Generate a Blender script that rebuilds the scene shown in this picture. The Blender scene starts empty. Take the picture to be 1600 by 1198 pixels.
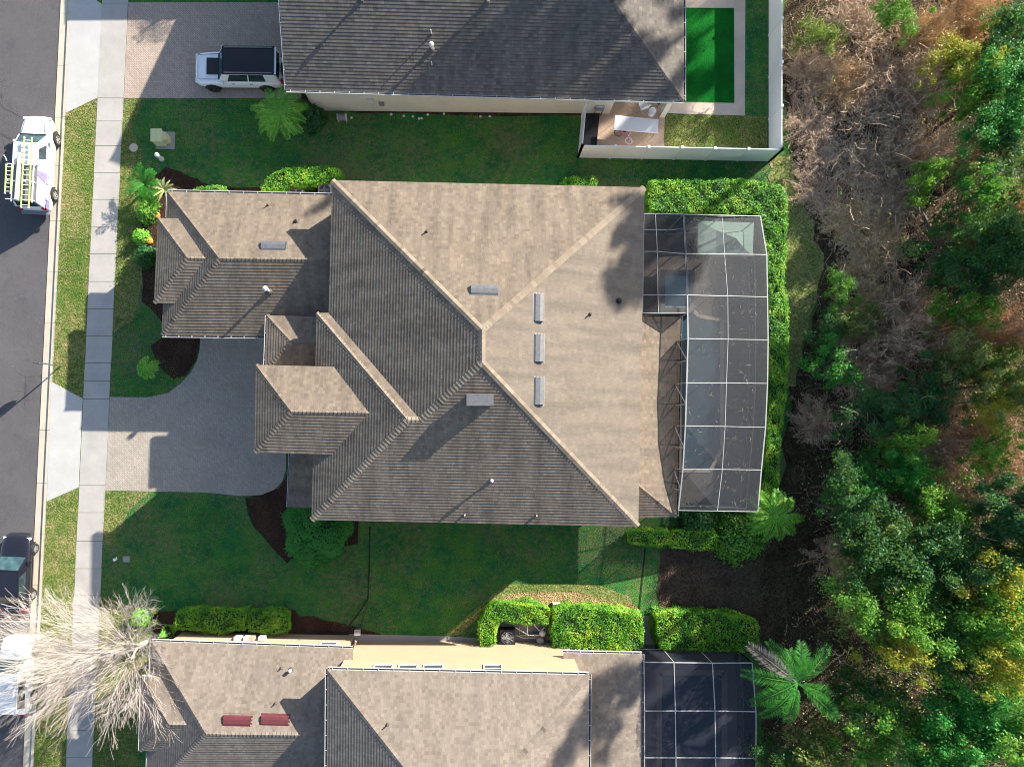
import bpy, math, random
import numpy as np
from mathutils import Vector, Matrix

random.seed(7)
RNG = np.random.default_rng(11)
SC = bpy.context.scene
COL = SC.collection

# ------------------------------------------------------------------ camera, sky, sun, exposure
CAMH = 43.0          # camera height above the lawn (m)
PPM = 25.0           # photo pixels per metre on the ground
NX, NY = 744.0, 666.0   # photo pixel straight below the camera
SUNV = Vector((1.88, 1.53, 1.0)).normalized()      # towards the sun
cam_d = bpy.data.cameras.new('camera')
cam = bpy.data.objects.new('camera', cam_d)
COL.objects.link(cam)
cam.location = (0, 0, CAMH)
cam.rotation_euler = (0, 0, 0)
cam_d.sensor_width = 36
cam_d.lens = 36 * PPM * CAMH / 1600
cam_d.shift_x = (800 - NX) / 1600
cam_d.shift_y = (NY - 599) / 1600
cam_d.clip_end = 3000
SC.camera = cam

elev = math.asin(SUNV.z)
azim = math.atan2(SUNV.x, SUNV.y)
world = bpy.data.worlds.new('World')
SC.world = world
world.use_nodes = True
wn = world.node_tree
bg = wn.nodes['Background']
sky = wn.nodes.new('ShaderNodeTexSky')
sky.sky_type = 'NISHITA'
sky.sun_disc = False
sky.sun_elevation = elev
sky.sun_rotation = azim
wn.links.new(sky.outputs[0], bg.inputs[0])
bg.inputs[1].default_value = 0.095
sl = bpy.data.lights.new('sun', 'SUN')
sl.energy = 5.0
sl.angle = math.radians(0.55)
sl.color = (1.0, 0.93, 0.82)
so = bpy.data.objects.new('sun', sl)
so.rotation_euler = (-SUNV).to_track_quat('-Z', 'Y').to_euler()
so.location = SUNV * 60
COL.objects.link(so)
SC.view_settings.view_transform = 'Standard'
SC.view_settings.look = 'None'
SC.view_settings.gamma = 1
SC.view_settings.exposure = 1.46
SC.render.engine = 'CYCLES'
SC.cycles.max_bounces = 6
SC.cycles.filter_width = 1.0
SC.cycles.transparent_max_bounces = 12

# ------------------------------------------------------------------ coordinates
def W(px, py, z=0.0):
    """world point at height z that the photo shows at (px, py)"""
    k = (1 - z / CAMH) / PPM
    return Vector(((px - NX) * k, (NY - py) * k, z))

def on_plane(px, py, pl):
    p0, n = pl
    c = Vector((0, 0, CAMH)); d = W(px, py, 0) - c
    t = (p0 - c).dot(n) / d.dot(n)
    return c + d * t

# ------------------------------------------------------------------ materials
class MT:
    def __init__(self, name):
        self.m = bpy.data.materials.new(name); self.m.use_nodes = True
        self.t = self.m.node_tree; self.t.nodes.clear()
        self.out = self.t.nodes.new('ShaderNodeOutputMaterial')
    def n(self, typ, ins=None, out=0, **attrs):
        nd = self.t.nodes.new('ShaderNode' + typ)
        for k, v in attrs.items(): setattr(nd, k, v)
        for k, v in (ins or {}).items():
            s = nd.inputs[k]
            if isinstance(v, bpy.types.NodeSocket): self.t.links.new(v, s)
            else: s.default_value = v
        return nd.outputs[out]
    def pos(self): return self.n('NewGeometry')
    def noise(self, vec, scale, detail=3, rough=.55):
        return self.n('TexNoise', {'Vector': vec, 'Scale': scale, 'Detail': detail, 'Roughness': rough})
    def ramp(self, fac, stops, interp='LINEAR'):
        nd = self.t.nodes.new('ShaderNodeValToRGB'); cr = nd.color_ramp; cr.interpolation = interp
        while len(cr.elements) < len(stops): cr.elements.new(.5)
        for e, (p, c) in zip(cr.elements, stops):
            e.position = p; e.color = (c[0], c[1], c[2], 1) if not isinstance(c, (int, float)) else (c, c, c, 1)
        self.t.links.new(fac, nd.inputs[0]); return nd.outputs[0]
    def mix(self, f, a, b, mode='MIX'):
        nd = self.t.nodes.new('ShaderNodeMix'); nd.data_type = 'RGBA'; nd.blend_type = mode
        for s, v in ((nd.inputs[0], f), (nd.inputs[6], a), (nd.inputs[7], b)):
            if isinstance(v, bpy.types.NodeSocket): self.t.links.new(v, s)
            elif isinstance(v, (int, float)): s.default_value = v
            else: s.default_value = (v[0], v[1], v[2], 1)
        return nd.outputs[2]
    def math(self, op, a, b=0.0):
        return self.n('Math', {0: a, 1: b}, operation=op)
    def bump(self, h, strength=.5, dist=.02):
        return self.n('Bump', {'Height': h, 'Strength': strength, 'Distance': dist})
    def bsdf(self, color, rough=.8, metallic=0.0, spec=.3, normal=None, **extra):
        ins = {'Base Color': color if isinstance(color, bpy.types.NodeSocket) else (*color, 1),
               'Roughness': rough, 'Metallic': metallic, 'Specular IOR Level': spec}
        if normal is not None: ins['Normal'] = normal
        ins.update(extra)
        return self.n('BsdfPrincipled', ins)
    def done(self, sh):
        self.t.links.new(sh, self.out.inputs[0]); return self.m

def simple(name, c, rough=.6, metallic=0.0, spec=.4, var=.12, scale=6.0, coat=0.0):
    k = MT(name); p = k.pos()
    f = k.noise(p, scale, 4)
    a = tuple(x * (1 - var) for x in c); b = tuple(min(1, x * (1 + var)) for x in c)
    col = k.ramp(f, [(.3, a), (.7, b)])
    return k.done(k.bsdf(col, rough, metallic, spec, **({'Coat Weight': coat} if coat else {})))

def m_shingle(name, cols, tabw=.3, stain=.35, moss=(.05, .055, .045), mottling=1.0):
    k = MT(name)
    uv = k.n('UVMap')
    s = k.t.nodes.new('ShaderNodeSeparateXYZ'); k.t.links.new(uv, s.inputs[0])
    u, v = s.outputs[0], s.outputs[1]
    row = k.math('FLOOR', k.math('DIVIDE', v, .15))
    sh = k.n('TexWhiteNoise', {'W': row}, noise_dimensions='1D')
    uu = k.math('ADD', k.math('DIVIDE', u, tabw), k.math('MULTIPLY', sh, 9.7))
    cell = k.math('FLOOR', uu)
    fr = k.math('FRACT', uu)
    cv = k.n('CombineXYZ', {0: cell, 1: row})
    rnd = k.n('TexWhiteNoise', {'Vector': cv}, noise_dimensions='2D')
    col = k.ramp(rnd, [(i / (len(cols) - 1), c) for i, c in enumerate(cols)])
    avg = tuple(sum(c[i] for c in cols) / len(cols) for i in range(3))
    col = k.mix(mottling, avg, col)
    p = k.pos()
    gran = k.noise(p, 60, 2)
    col = k.mix(k.ramp(gran, [(.3, .35), (.7, 0.0)]), col, tuple(x * .6 for x in avg))
    st = k.noise(k.n('CombineXYZ', {0: k.math('MULTIPLY', u, 1.6), 1: k.math('MULTIPLY', v, .28)}), 1.0, 5, .6)
    stf = k.ramp(st, [(.42, 0.0), (.7, stain)])
    col = k.mix(stf, col, moss)
    st2 = k.noise(p, .9, 4)
    col = k.mix(k.ramp(st2, [(.5, 0.0), (.8, .22)]), col, tuple(min(1, x * 1.5) for x in avg))
    slot = k.ramp(fr, [(0.0, .75), (.05, 0.0)])
    col = k.mix(slot, col, tuple(x * .3 for x in avg))
    h = k.math('ADD', k.math('MULTIPLY', gran, .5), k.math('MULTIPLY', rnd, .6))
    return k.done(k.bsdf(col, .92, spec=.15, normal=k.bump(h, .5, .012)))

def m_grass(name, c1, c2, dry, dryamt=.5, fine=14):
    k = MT(name); p = k.pos()
    big = k.noise(p, .16, 4, .6); mid = k.noise(p, .75, 6, .7); fn = k.noise(p, fine, 4, .75)
    off = k.n('Mapping', {'Vector': p, 'Location': (31, 17, 5)})
    m2 = k.noise(off, .45, 5, .65); m3 = k.noise(off, 3.2, 4, .7)
    col = k.mix(k.ramp(mid, [(.38, 0.0), (.6, 1.0)]), c1, c2)
    col = k.mix(k.ramp(m2, [(.5, 0.0), (.66, .55)]), col, tuple(x * .55 for x in c1))
    dm = k.math('ADD', k.math('MULTIPLY', big, .45), k.math('MULTIPLY', m3, .55))
    col = k.mix(k.ramp(dm, [(.47, 0.0), (.58, dryamt)]), col, dry)
    col = k.mix(k.ramp(fn, [(.38, .85), (.58, 0.0)]), col, tuple(x * .25 for x in c1))
    return k.done(k.bsdf(col, .9, spec=.1, normal=k.bump(fn, 1.0, .08)))

def m_litter(name, cols, scale=18):
    k = MT(name); p = k.pos()
    vo = k.t.nodes.new('ShaderNodeTexVoronoi'); vo.inputs['Scale'].default_value = scale
    k.t.links.new(p, vo.inputs['Vector'])
    sep = k.n('SeparateColor', {0: vo.outputs['Color']})
    col = k.ramp(sep, [(i / (len(cols) - 1), c) for i, c in enumerate(cols)])
    mid = k.noise(p, .8, 5, .65)
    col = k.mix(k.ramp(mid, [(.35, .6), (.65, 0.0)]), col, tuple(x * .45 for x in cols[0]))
    return k.done(k.bsdf(col, .95, spec=.08, normal=k.bump(vo.outputs['Distance'], 1.0, .05)))

def m_conc(name, c, blot=.12, lines=0.0):
    k = MT(name); p = k.pos()
    f = k.noise(p, .9, 5, .6); g = k.noise(p, 35, 3)
    col = k.ramp(f, [(.3, tuple(x * (1 - blot) for x in c)), (.7, tuple(min(1, x * (1 + blot)) for x in c))])
    col = k.mix(k.ramp(g, [(.35, .25), (.6, 0.0)]), col, tuple(x * .6 for x in c))
    st = k.noise(p, 3.2, 3)
    col = k.mix(k.ramp(st, [(.62, 0.0), (.75, .2)]), col, tuple(x * .55 for x in c))
    return k.done(k.bsdf(col, .85, spec=.2, normal=k.bump(g, .3, .01)))

def m_asphalt(name):
    k = MT(name); p = k.pos()
    g = k.noise(p, 45, 3, .7); f = k.noise(p, .35, 5, .6); s2 = k.noise(p, 7, 4, .7)
    col = k.ramp(g, [(.3, (.035, .035, .04)), (.52, (.095, .09, .095)), (.75, (.2, .19, .19))])
    col = k.mix(k.ramp(f, [(.4, 0.0), (.7, .35)]), col, (.15, .14, .14))
    col = k.mix(k.ramp(s2, [(.62, 0.0), (.76, .45)]), col, (.26, .24, .21)); s3 = k.noise(p, .9, 5, .7)
    col = k.mix(k.ramp(s3, [(.58, 0.0), (.72, .5)]), col, (.045, .045, .05))
    vo = k.t.nodes.new('ShaderNodeTexVoronoi'); vo.feature = 'DISTANCE_TO_EDGE'; vo.inputs['Scale'].default_value = .22
    wob = k.mix(.12, p, k.n('TexNoise', {'Vector': p, 'Scale': 1.5, 'Detail': 4}, out=1)); k.t.links.new(wob, vo.inputs['Vector'])
    cm = k.ramp(k.noise(p, .22, 2), [(.52, 0.0), (.6, .6)])
    col = k.mix(k.math('MULTIPLY', k.ramp(vo.outputs['Distance'], [(.0, 1.0), (.005, .0)]), cm), col, (.025, .025, .025))
    return k.done(k.bsdf(col, .9, spec=.2, normal=k.bump(g, .7, .015)))

def m_paver(name, a, b, c, w=.21, h=.105):
    k = MT(name); p = k.pos()
    mp = k.n('Mapping', {'Vector': p, 'Rotation': (0, 0, math.radians(44))})
    br = k.t.nodes.new('ShaderNodeTexBrick')
    k.t.links.new(mp, br.inputs['Vector'])
    for kk, vv in (('Scale', 1.0), ('Brick Width', w), ('Row Height', h), ('Mortar Size', .008), ('Bias', 0.0)):
        br.inputs[kk].default_value = vv
    br.inputs['Color1'].default_value = (*a, 1); br.inputs['Color2'].default_value = (*b, 1)
    br.inputs['Mortar'].default_value = (*c, 1)
    g = k.noise(p, 30, 3, .7); f = k.noise(p, .7, 5, .65)
    col = k.mix(k.ramp(g, [(.35, .5), (.6, 0.0)]), br.outputs[0], tuple(x * .5 for x in a))
    col = k.mix(k.ramp(f, [(.45, 0.0), (.75, .4)]), col, tuple(x * .55 for x in a))
    hh = k.math('ADD', k.math('MULTIPLY', br.outputs[1], -1.0), g)
    return k.done(k.bsdf(col, .88, spec=.2, normal=k.bump(hh, .6, .012)))

def m_leaf(name, cols, rough=.55, trans=.35, big=.25):
    k = MT(name); g = k.t.nodes.new('ShaderNodeNewGeometry')
    rp = g.outputs['Random Per Island']; p = g.outputs['Position']
    nz = k.ramp(k.noise(p, 1.1, 4), [(.36, 0.0), (.64, 1.0)])
    f = k.math('ADD', k.math('MULTIPLY', rp, 1 - big), k.math('MULTIPLY', nz, big))
    col = k.ramp(f, [(i / (len(cols) - 1), c) for i, c in enumerate(cols)])
    d = k.bsdf(col, rough, spec=.35)
    tr = k.n('BsdfTranslucent', {'Color': k.mix(.5, col, (.35, .5, .05))})
    return k.done(k.n('MixShader', {0: trans, 1: d, 2: tr}))

def m_screen(name, c=(.02, .02, .022), clear=.45):
    k = MT(name)
    d = k.bsdf(c, .6, spec=.3)
    t = k.n('BsdfTransparent')
    return k.done(k.n('MixShader', {0: clear, 1: d, 2: t}))

def m_glass(name, c=(.02, .03, .035), rough=.06):
    k = MT(name); p = k.pos()
    f = k.noise(p, 2.5, 3)
    col = k.ramp(f, [(.35, c), (.7, tuple(x * 2.2 for x in c))])
    return k.done(k.bsdf(col, rough, spec=.7))

def m_water(name, c):
    k = MT(name); p = k.pos()
    w = k.noise(p, 5, 3)
    return k.done(k.bsdf(c, .08, spec=.5, normal=k.bump(w, .15, .03)))

def m_bark(name, a, b, scale=9):
    k = MT(name); p = k.pos()
    mp = k.n('Mapping', {'Vector': p, 'Scale': (1, 1, .25)})
    f = k.noise(mp, scale, 5, .7)
    return k.done(k.bsdf(k.ramp(f, [(.3, a), (.7, b)]), .9, spec=.1, normal=k.bump(f, .6, .02)))

M = {}
M['shingle'] = m_shingle('brown_shingle', [(.17, .13, .097), (.25, .2, .153), (.2, .162, .122), (.29, .235, .18), (.155, .125, .098)], .2, .5, (.06, .052, .043), .75)
M['shingle_pale'] = m_shingle('mottled_tan_shingle', [(.16, .125, .098), (.25, .21, .172), (.31, .265, .22), (.2, .16, .13), (.27, .23, .19)], .17, .4, (.09, .078, .068), .62)
M['shingle_grey'] = m_shingle('weathered_grey_shingle', [(.09, .08, .072), (.17, .15, .132), (.125, .11, .097), (.21, .185, .16)], .25, .45, (.06, .058, .05), .8)
M['shingle_east'] = m_shingle('streaked_brown_shingle', [(.18, .145, .115), (.235, .195, .155), (.2, .165, .13), (.265, .22, .175), (.165, .14, .115)], .22, .45, (.07, .062, .055), .5)
M['cap'] = m_shingle('ridge_cap_shingle', [(.25, .2, .15), (.33, .27, .2), (.22, .175, .13)], .3, .1, (.1, .085, .07), 1.0)
M['butt'] = simple('shingle_edge', (.05, .042, .035), .95)
M['grass'] = m_grass('lawn_grass', (.02, .19, .06), (.1, .29, .04), (.27, .22, .12), .75)
M['grass_dry'] = m_grass('dry_verge_grass', (.10, .2, .035), (.2, .27, .06), (.46, .37, .18), .9, 10)
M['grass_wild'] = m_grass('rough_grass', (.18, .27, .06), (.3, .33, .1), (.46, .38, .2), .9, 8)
M['turf'] = m_grass('artificial_turf', (.002, .15, .014), (.003, .2, .018), (.006, .24, .025), .4, 25)
M['soil'] = m_litter('bare_soil', [(.06, .04, .03), (.11, .075, .05), (.15, .11, .075)], 14)
M['mulch'] = m_litter('dark_mulch', [(.035, .02, .015), (.07, .04, .028), (.12, .07, .045)], 22)
M['leaflitter'] = m_litter('fallen_leaves', [(.2, .13, .06), (.38, .27, .13), (.52, .42, .2), (.28, .2, .08)], 14)
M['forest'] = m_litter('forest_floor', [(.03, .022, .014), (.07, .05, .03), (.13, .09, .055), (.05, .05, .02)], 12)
M['concrete'] = m_conc('pale_concrete', (.46, .45, .43), .07)
M['walk'] = m_conc('sidewalk_concrete', (.41, .385, .355), .1)
M['kerb'] = m_conc('kerb_concrete', (.5, .45, .36), .1)
M['joint'] = simple('joint_dark', (.1, .09, .075), .9)  # dark brown joint colour
M['pad'] = m_conc('grey_pad', (.3, .29, .27), .1)
M['coping'] = m_conc('pool_coping', (.56, .46, .37), .12)
M['deck'] = m_paver('deck_paver', (.24, .205, .175), (.2, .175, .15), (.13, .11, .09), .4, .2)
M['patio'] = m_paver('patio_paver', (.6, .44, .32), (.5, .37, .28), (.3, .22, .16), .4, .2)
M['asphalt'] = m_asphalt('asphalt')
M['paver'] = m_paver('driveway_paver', (.42, .33, .27), (.53, .43, .36), (.2, .16, .13))
M['paver2'] = m_paver('greyer_driveway_paver', (.38, .335, .28), (.48, .42, .35), (.2, .18, .15))
M['stucco'] = m_conc('beige_stucco', (.47, .34, .23), .06)
M['stucco_pale'] = m_conc('cream_stucco', (.62, .59, .5), .06)
M['stucco_main'] = m_conc('tan_stucco', (.5, .42, .32), .06)
M['fascia'] = simple('brown_fascia', (.3, .23, .17), .7)
M['white'] = simple('white_vinyl', (.78, .79, .8), .45, var=.04)
M['gutter'] = simple('white_gutter', (.5, .5, .49), .4, var=.08)
M['alum'] = simple('white_aluminium', (.42, .42, .4), .4, .2, var=.06)
M['ventmetal'] = simple('grey_vent_metal', (.2, .2, .2), .45, .5)
M['redmetal'] = simple('maroon_vent_metal', (.13, .035, .04), .5, .1)
M['pvc'] = simple('pvc_pipe', (.55, .55, .53), .5)
M['lead'] = simple('lead_pipe', (.09, .075, .065), .7)
M['screen'] = m_screen('screen_mesh', (.03, .034, .042), .45)
M['screen_dark'] = m_screen('dense_screen_mesh', (.02, .022, .035), .3)
M['pool'] = m_water('pool_water', (.06, .115, .15))
M['spa'] = m_water('spa_water', (.42, .62, .64))
M['canopy'] = simple('pale_green_canvas', (.42, .62, .5), .8, var=.06)
M['carwhite'] = simple('white_car_paint', (.78, .79, .8), .25, 0, .5, .02, coat=.6)
M['carblack'] = simple('black_car_paint', (.012, .012, .018), .2, 0, .5, .1, coat=.8)
M['roofblack'] = simple('black_roof_panel', (.01, .01, .014), .3, 0, .5, .1)
M['glass'] = m_glass('dark_car_glass')
M['windshield'] = m_glass('windscreen_glass', (.03, .06, .065), .04)
M['tyre'] = simple('tyre_rubber', (.02, .02, .02), .85)
M['rim'] = simple('alloy_rim', (.42, .42, .42), .35, .6)
M['rimdark'] = simple('dark_rim', (.07, .06, .06), .4, .5)
M['black'] = simple('black_plastic', (.015, .015, .016), .6)
M['grey'] = simple('grey_plastic', (.2, .2, .21), .6)
M['purple'] = simple('violet_decal', (.2, .17, .55), .4)
M['red'] = simple('red_lens', (.4, .01, .02), .3)
M['orange'] = simple('orange_lens', (.7, .2, .02), .35)
M['lime'] = simple('lime_fibreglass', (.5, .72, .12), .5)
M['headlight'] = simple('headlight_lens', (.7, .7, .68), .15)
M['boxgreen'] = simple('pale_yellow_enclosure', (.55, .56, .3), .55, var=.05)
M['pumpkin'] = simple('pumpkin_skin', (.75, .27, .04), .5)
M['tablewhite'] = simple('white_table_cover', (.75, .77, .8), .6, var=.03)
M['pink'] = simple('pink_paint', (.7, .12, .3), .4)
M['steel'] = simple('grey_steel', (.32, .32, .33), .4, .7)
M['signback'] = simple('dull_sign_metal', (.12, .11, .12), .5, .4)
M['bark'] = m_bark('brown_bark', (.06, .045, .035), (.16, .125, .095))
M['barkpale'] = m_bark('pale_bark', (.33, .28, .25), (.58, .52, .47), 14)
M['barkgrey'] = m_bark('grey_bark', (.1, .085, .075), (.24, .2, .17))
M['twig'] = m_leaf('dry_twig', [(.2, .125, .08), (.42, .3, .2), (.64, .49, .35), (.28, .18, .11)], .9, 0.0, .4)
M['twiggrey'] = m_leaf('grey_twig', [(.26, .16, .1), (.54, .37, .24), (.76, .58, .42)], .9, 0.0, .4)
M['twiggold'] = m_leaf('tan_twig', [(.36, .22, .1), (.62, .42, .22), (.76, .57, .36)], .9, 0.0, .4)
M['hedge'] = m_leaf('hedge_leaf', [(.02, .1, .008), (.07, .28, .015), (.2, .46, .025), (.45, .6, .06)], big=.65)
M['hedgedeep'] = m_leaf('deep_hedge_leaf', [(.015, .14, .02), (.03, .26, .04), (.06, .4, .06)])
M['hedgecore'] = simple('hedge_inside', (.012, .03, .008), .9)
M['leafvivid'] = m_leaf('vivid_leaf', [(.01, .12, .02), (.02, .26, .04), (.08, .42, .06)])
M['leafolive'] = m_leaf('olive_leaf', [(.05, .1, .02), (.12, .19, .04), (.22, .27, .07), (.32, .3, .12)])
M['leafyellow'] = m_leaf('yellow_leaf', [(.12, .2, .02), (.28, .36, .03), (.5, .42, .04), (.55, .3, .03)])
M['leafdark'] = m_leaf('dark_leaf', [(.006, .05, .015), (.015, .11, .03), (.05, .19, .04)])
M['leafmid'] = m_leaf('mid_leaf', [(.02, .13, .02), (.06, .26, .03), (.16, .38, .04), (.34, .45, .06)])
M['needle'] = m_leaf('pine_needle', [(.01, .07, .03), (.03, .14, .06), (.06, .2, .09)])
M['palm'] = m_leaf('palm_leaf', [(.015, .11, .015), (.03, .21, .02), (.09, .32, .03)])
M['palmlime'] = m_leaf('lime_palm_leaf', [(.06, .34, .03), (.18, .52, .04), (.45, .66, .1)])
M['palmpale'] = m_leaf('pale_palm_leaf', [(.25, .35, .08), (.45, .5, .2), (.6, .6, .32)])
M['deadfrond'] = m_leaf('dead_frond', [(.12, .11, .09), (.22, .2, .18)], .9, .1)
M['blade'] = m_leaf('grass_blade', [(.02, .17, .04), (.05, .26, .04), (.15, .3, .06), (.36, .3, .16)], .8, .25, .8)
M['bladedry'] = m_leaf('dry_grass_blade', [(.08, .2, .03), (.2, .31, .06), (.42, .37, .16), (.55, .45, .25)], .8, .25, .7)
M['debris'] = m_leaf('fallen_debris', [(.16, .12, .1), (.3, .25, .2), (.42, .36, .31)], .9, 0)

# ------------------------------------------------------------------ mesh helpers
class MB:
    def __init__(s): s.v = []; s.f = []; s.mi = []; s.uv = []; s.mats = []
    def mid(s, mat):
        if mat not in s.mats: s.mats.append(mat)
        return s.mats.index(mat)
    def face(s, pts, mat, uvs=None):
        i = len(s.v); s.v.extend([tuple(p) for p in pts]); s.f.append(tuple(range(i, i + len(pts)))); s.mi.append(s.mid(mat))
        s.uv.extend(uvs if uvs else [(p[0], p[1]) for p in pts])
    def prism(s, poly, z0, z1, mat, top=True, bottom=False):
        P = [(p[0], p[1]) for p in poly]
        a = sum(P[i][0] * P[(i + 1) % len(P)][1] - P[(i + 1) % len(P)][0] * P[i][1] for i in range(len(P)))
        if a < 0: P = P[::-1]
        n = len(P)
        for i in range(n):
            a, b = P[i], P[(i + 1) % n]
            s.face([(a[0], a[1], z0), (b[0], b[1], z0), (b[0], b[1], z1), (a[0], a[1], z1)], mat)
        if top: s.face([(p[0], p[1], z1) for p in P], mat)
        if bottom: s.face([(p[0], p[1], z0) for p in P[::-1]], mat)
    def box(s, c, size, mat, R=None):
        hx, hy, hz = size[0] / 2, size[1] / 2, size[2] / 2
        P = [Vector((x, y, z)) for z in (-hz, hz) for y in (-hy, hy) for x in (-hx, hx)]
        if R is not None: P = [R @ p for p in P]
        c = Vector(c); P = [c + p for p in P]
        for q in ((0, 2, 3, 1), (4, 5, 7, 6), (0, 1, 5, 4), (2, 6, 7, 3), (0, 4, 6, 2), (1, 3, 7, 5)):
            s.face([P[i] for i in q], mat)
    def bar(s, a, b, w, h, mat, up=Vector((0, 0, 1))):
        a = Vector(a); b = Vector(b); d = b - a; L = d.length
        if L < 1e-5: return
        x = d / L; y = up.cross(x)
        if y.length < 1e-3: y = Vector((0, 1, 0)).cross(x)
        y.normalize(); z = x.cross(y)
        R = Matrix((x, y, z)).transposed()
        s.box((a + b) / 2, (L, w, h), mat, R)
    def tube(s, pts, rad, mat, sides=6, cap=True):
        pts = [Vector(p) for p in pts]
        if isinstance(rad, (int, float)): rad = [rad] * len(pts)
        rings = []
        for i, p in enumerate(pts):
            d = (pts[min(i + 1, len(pts) - 1)] - pts[max(i - 1, 0)])
            d = d.normalized() if d.length > 1e-6 else Vector((0, 0, 1))
            a = d.cross(Vector((0, 0, 1)))
            if a.length < .05: a = d.cross(Vector((1, 0, 0)))
            a.normalize(); b = d.cross(a)
            rings.append([p + (a * math.cos(t) + b * math.sin(t)) * rad[i] for t in [2 * math.pi * j / sides for j in range(sides)]])
        base = len(s.v); m = s.mid(mat)
        for r in rings: s.v.extend([tuple(q) for q in r])
        for i in range(len(rings) - 1):
            for j in range(sides):
                k = (j + 1) % sides
                s.f.append((base + i * sides + j, base + i * sides + k, base + (i + 1) * sides + k, base + (i + 1) * sides + j)); s.mi.append(m)
                s.uv.extend([(0, 0)] * 4)
        if cap:
            for r in (0, len(rings) - 1):
                ids = [base + r * sides + j for j in range(sides)]
                s.f.append(tuple(ids if r else ids[::-1])); s.mi.append(m); s.uv.extend([(0, 0)] * sides)
    def lathe(s, c, prof, mat, seg=16, squash=None):
        base = len(s.v); m = s.mid(mat); n = len(prof)
        for i in range(seg):
            t = 2 * math.pi * i / seg
            rr = squash(t) if squash else 1
            for r, z in prof: s.v.append((c[0] + r * rr * math.cos(t), c[1] + r * rr * math.sin(t), c[2] + z))
        for i in range(seg):
            k = (i + 1) % seg
            for j in range(n - 1):
                s.f.append((base + i * n + j, base + k * n + j, base + k * n + j + 1, base + i * n + j + 1)); s.mi.append(m)
                s.uv.extend([(0, 0)] * 4)
    def build(s, name, parent=None, smooth=False, bevel=0, subsurf=0):
        me = bpy.data.meshes.new(name)
        me.from_pydata(s.v, [], s.f)
        for mt in s.mats: me.materials.append(mt)
        me.polygons.foreach_set('material_index', s.mi)
        ul = me.uv_layers.new(name='UVMap')
        ul.data.foreach_set('uv', np.array(s.uv, dtype=np.float32).ravel())
        if smooth: me.polygons.foreach_set('use_smooth', [True] * len(me.polygons))
        me.update()
        o = bpy.data.objects.new(name, me); COL.objects.link(o)
        if parent is not None:
            o.parent = parent
            o.matrix_parent_inverse = parent_inv(parent)
        if bevel:
            b = o.modifiers.new('bevel', 'BEVEL'); b.width = bevel; b.segments = 2; b.limit_method = 'ANGLE'
        if subsurf:
            b = o.modifiers.new('sub', 'SUBSURF'); b.levels = subsurf; b.render_levels = subsurf
        return o

LOCS = {}
def parent_inv(p):
    m = Matrix.Identity(4); q = p
    while q is not None:
        m = q.matrix_parent_inverse @ Matrix.LocRotScale(q.location, q.rotation_euler, q.scale) @ m if False else Matrix.LocRotScale(q.location, q.rotation_euler, q.scale) @ m
        m = (q.matrix_parent_inverse @ m) if q.parent else m
        q = q.parent
    return m.inverted()

def tag(o, label=None, cat=None, group=None, kind=None):
    if label: o['label'] = label
    if cat: o['category'] = cat
    if group: o['group'] = group
    if kind: o['kind'] = kind
    return o

def thing(name, label, cat, loc=(0, 0, 0), rotz=0, group=None):
    o = bpy.data.objects.new(name, None); COL.objects.link(o)
    o.location = loc; o.rotation_euler = (0, 0, rotz); o.empty_display_size = .3
    return tag(o, label, cat, group)

def local(mb, name, parent, **kw):
    """part given in its thing's own coordinates"""
    o = mb.build(name, None, **kw); o.parent = parent; return o

def sheet(name, px, z, mat, kind='structure'):
    b = MB(); P = [W(x, y, z) for x, y in px]
    a = sum(P[i].x * P[(i + 1) % len(P)].y - P[(i + 1) % len(P)].x * P[i].y for i in range(len(P)))
    if a < 0: P = P[::-1]
    b.face(P, mat); o = b.build(name); 
    if kind: o['kind'] = kind
    return o

def copy_tree(o, parent=None):
    c = o.copy(); COL.objects.link(c); c.parent = parent
    for ch in list(o.children): copy_tree(ch, c)
    return c

def quadmesh(name, V, mat, parent=None, nper=4):
    """V: (n, nper, 3) array of separate little faces"""
    n = V.shape[0]; me = bpy.data.meshes.new(name)
    me.vertices.add(n * nper); me.vertices.foreach_set('co', V.astype(np.float32).ravel())
    me.loops.add(n * nper); me.loops.foreach_set('vertex_index', np.arange(n * nper, dtype=np.int32))
    me.polygons.add(n); me.polygons.foreach_set('loop_start', np.arange(0, n * nper, nper, dtype=np.int32))
    me.polygons.foreach_set('loop_total', np.full(n, nper, dtype=np.int32))
    me.materials.append(mat); me.update(calc_edges=True); me.validate()
    o = bpy.data.objects.new(name, me); COL.objects.link(o)
    if parent is not None: o.parent = parent
    return o

def leaf_quads(C, size, rng, aspect=.5, nrm=None, spread=1.0):
    n = len(C)
    N = rng.normal(size=(n, 3)) * spread
    N[:, 2] = np.abs(N[:, 2]) + .35
    if nrm is not None: N = N * .6 + nrm * 1.0
    N /= np.linalg.norm(N, axis=1)[:, None]
    A = rng.normal(size=(n, 3)); A -= (A * N).sum(1)[:, None] * N; A /= np.linalg.norm(A, axis=1)[:, None]
    B = np.cross(N, A)
    s = (size * rng.uniform(.6, 1.4, n))[:, None] if np.isscalar(size) else size[:, None]
    a = A * s * .5; b = B * s * .5 * aspect
    return np.stack([C - a, C + b - a * .1, C + a, C - b - a * .1], 1)

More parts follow.
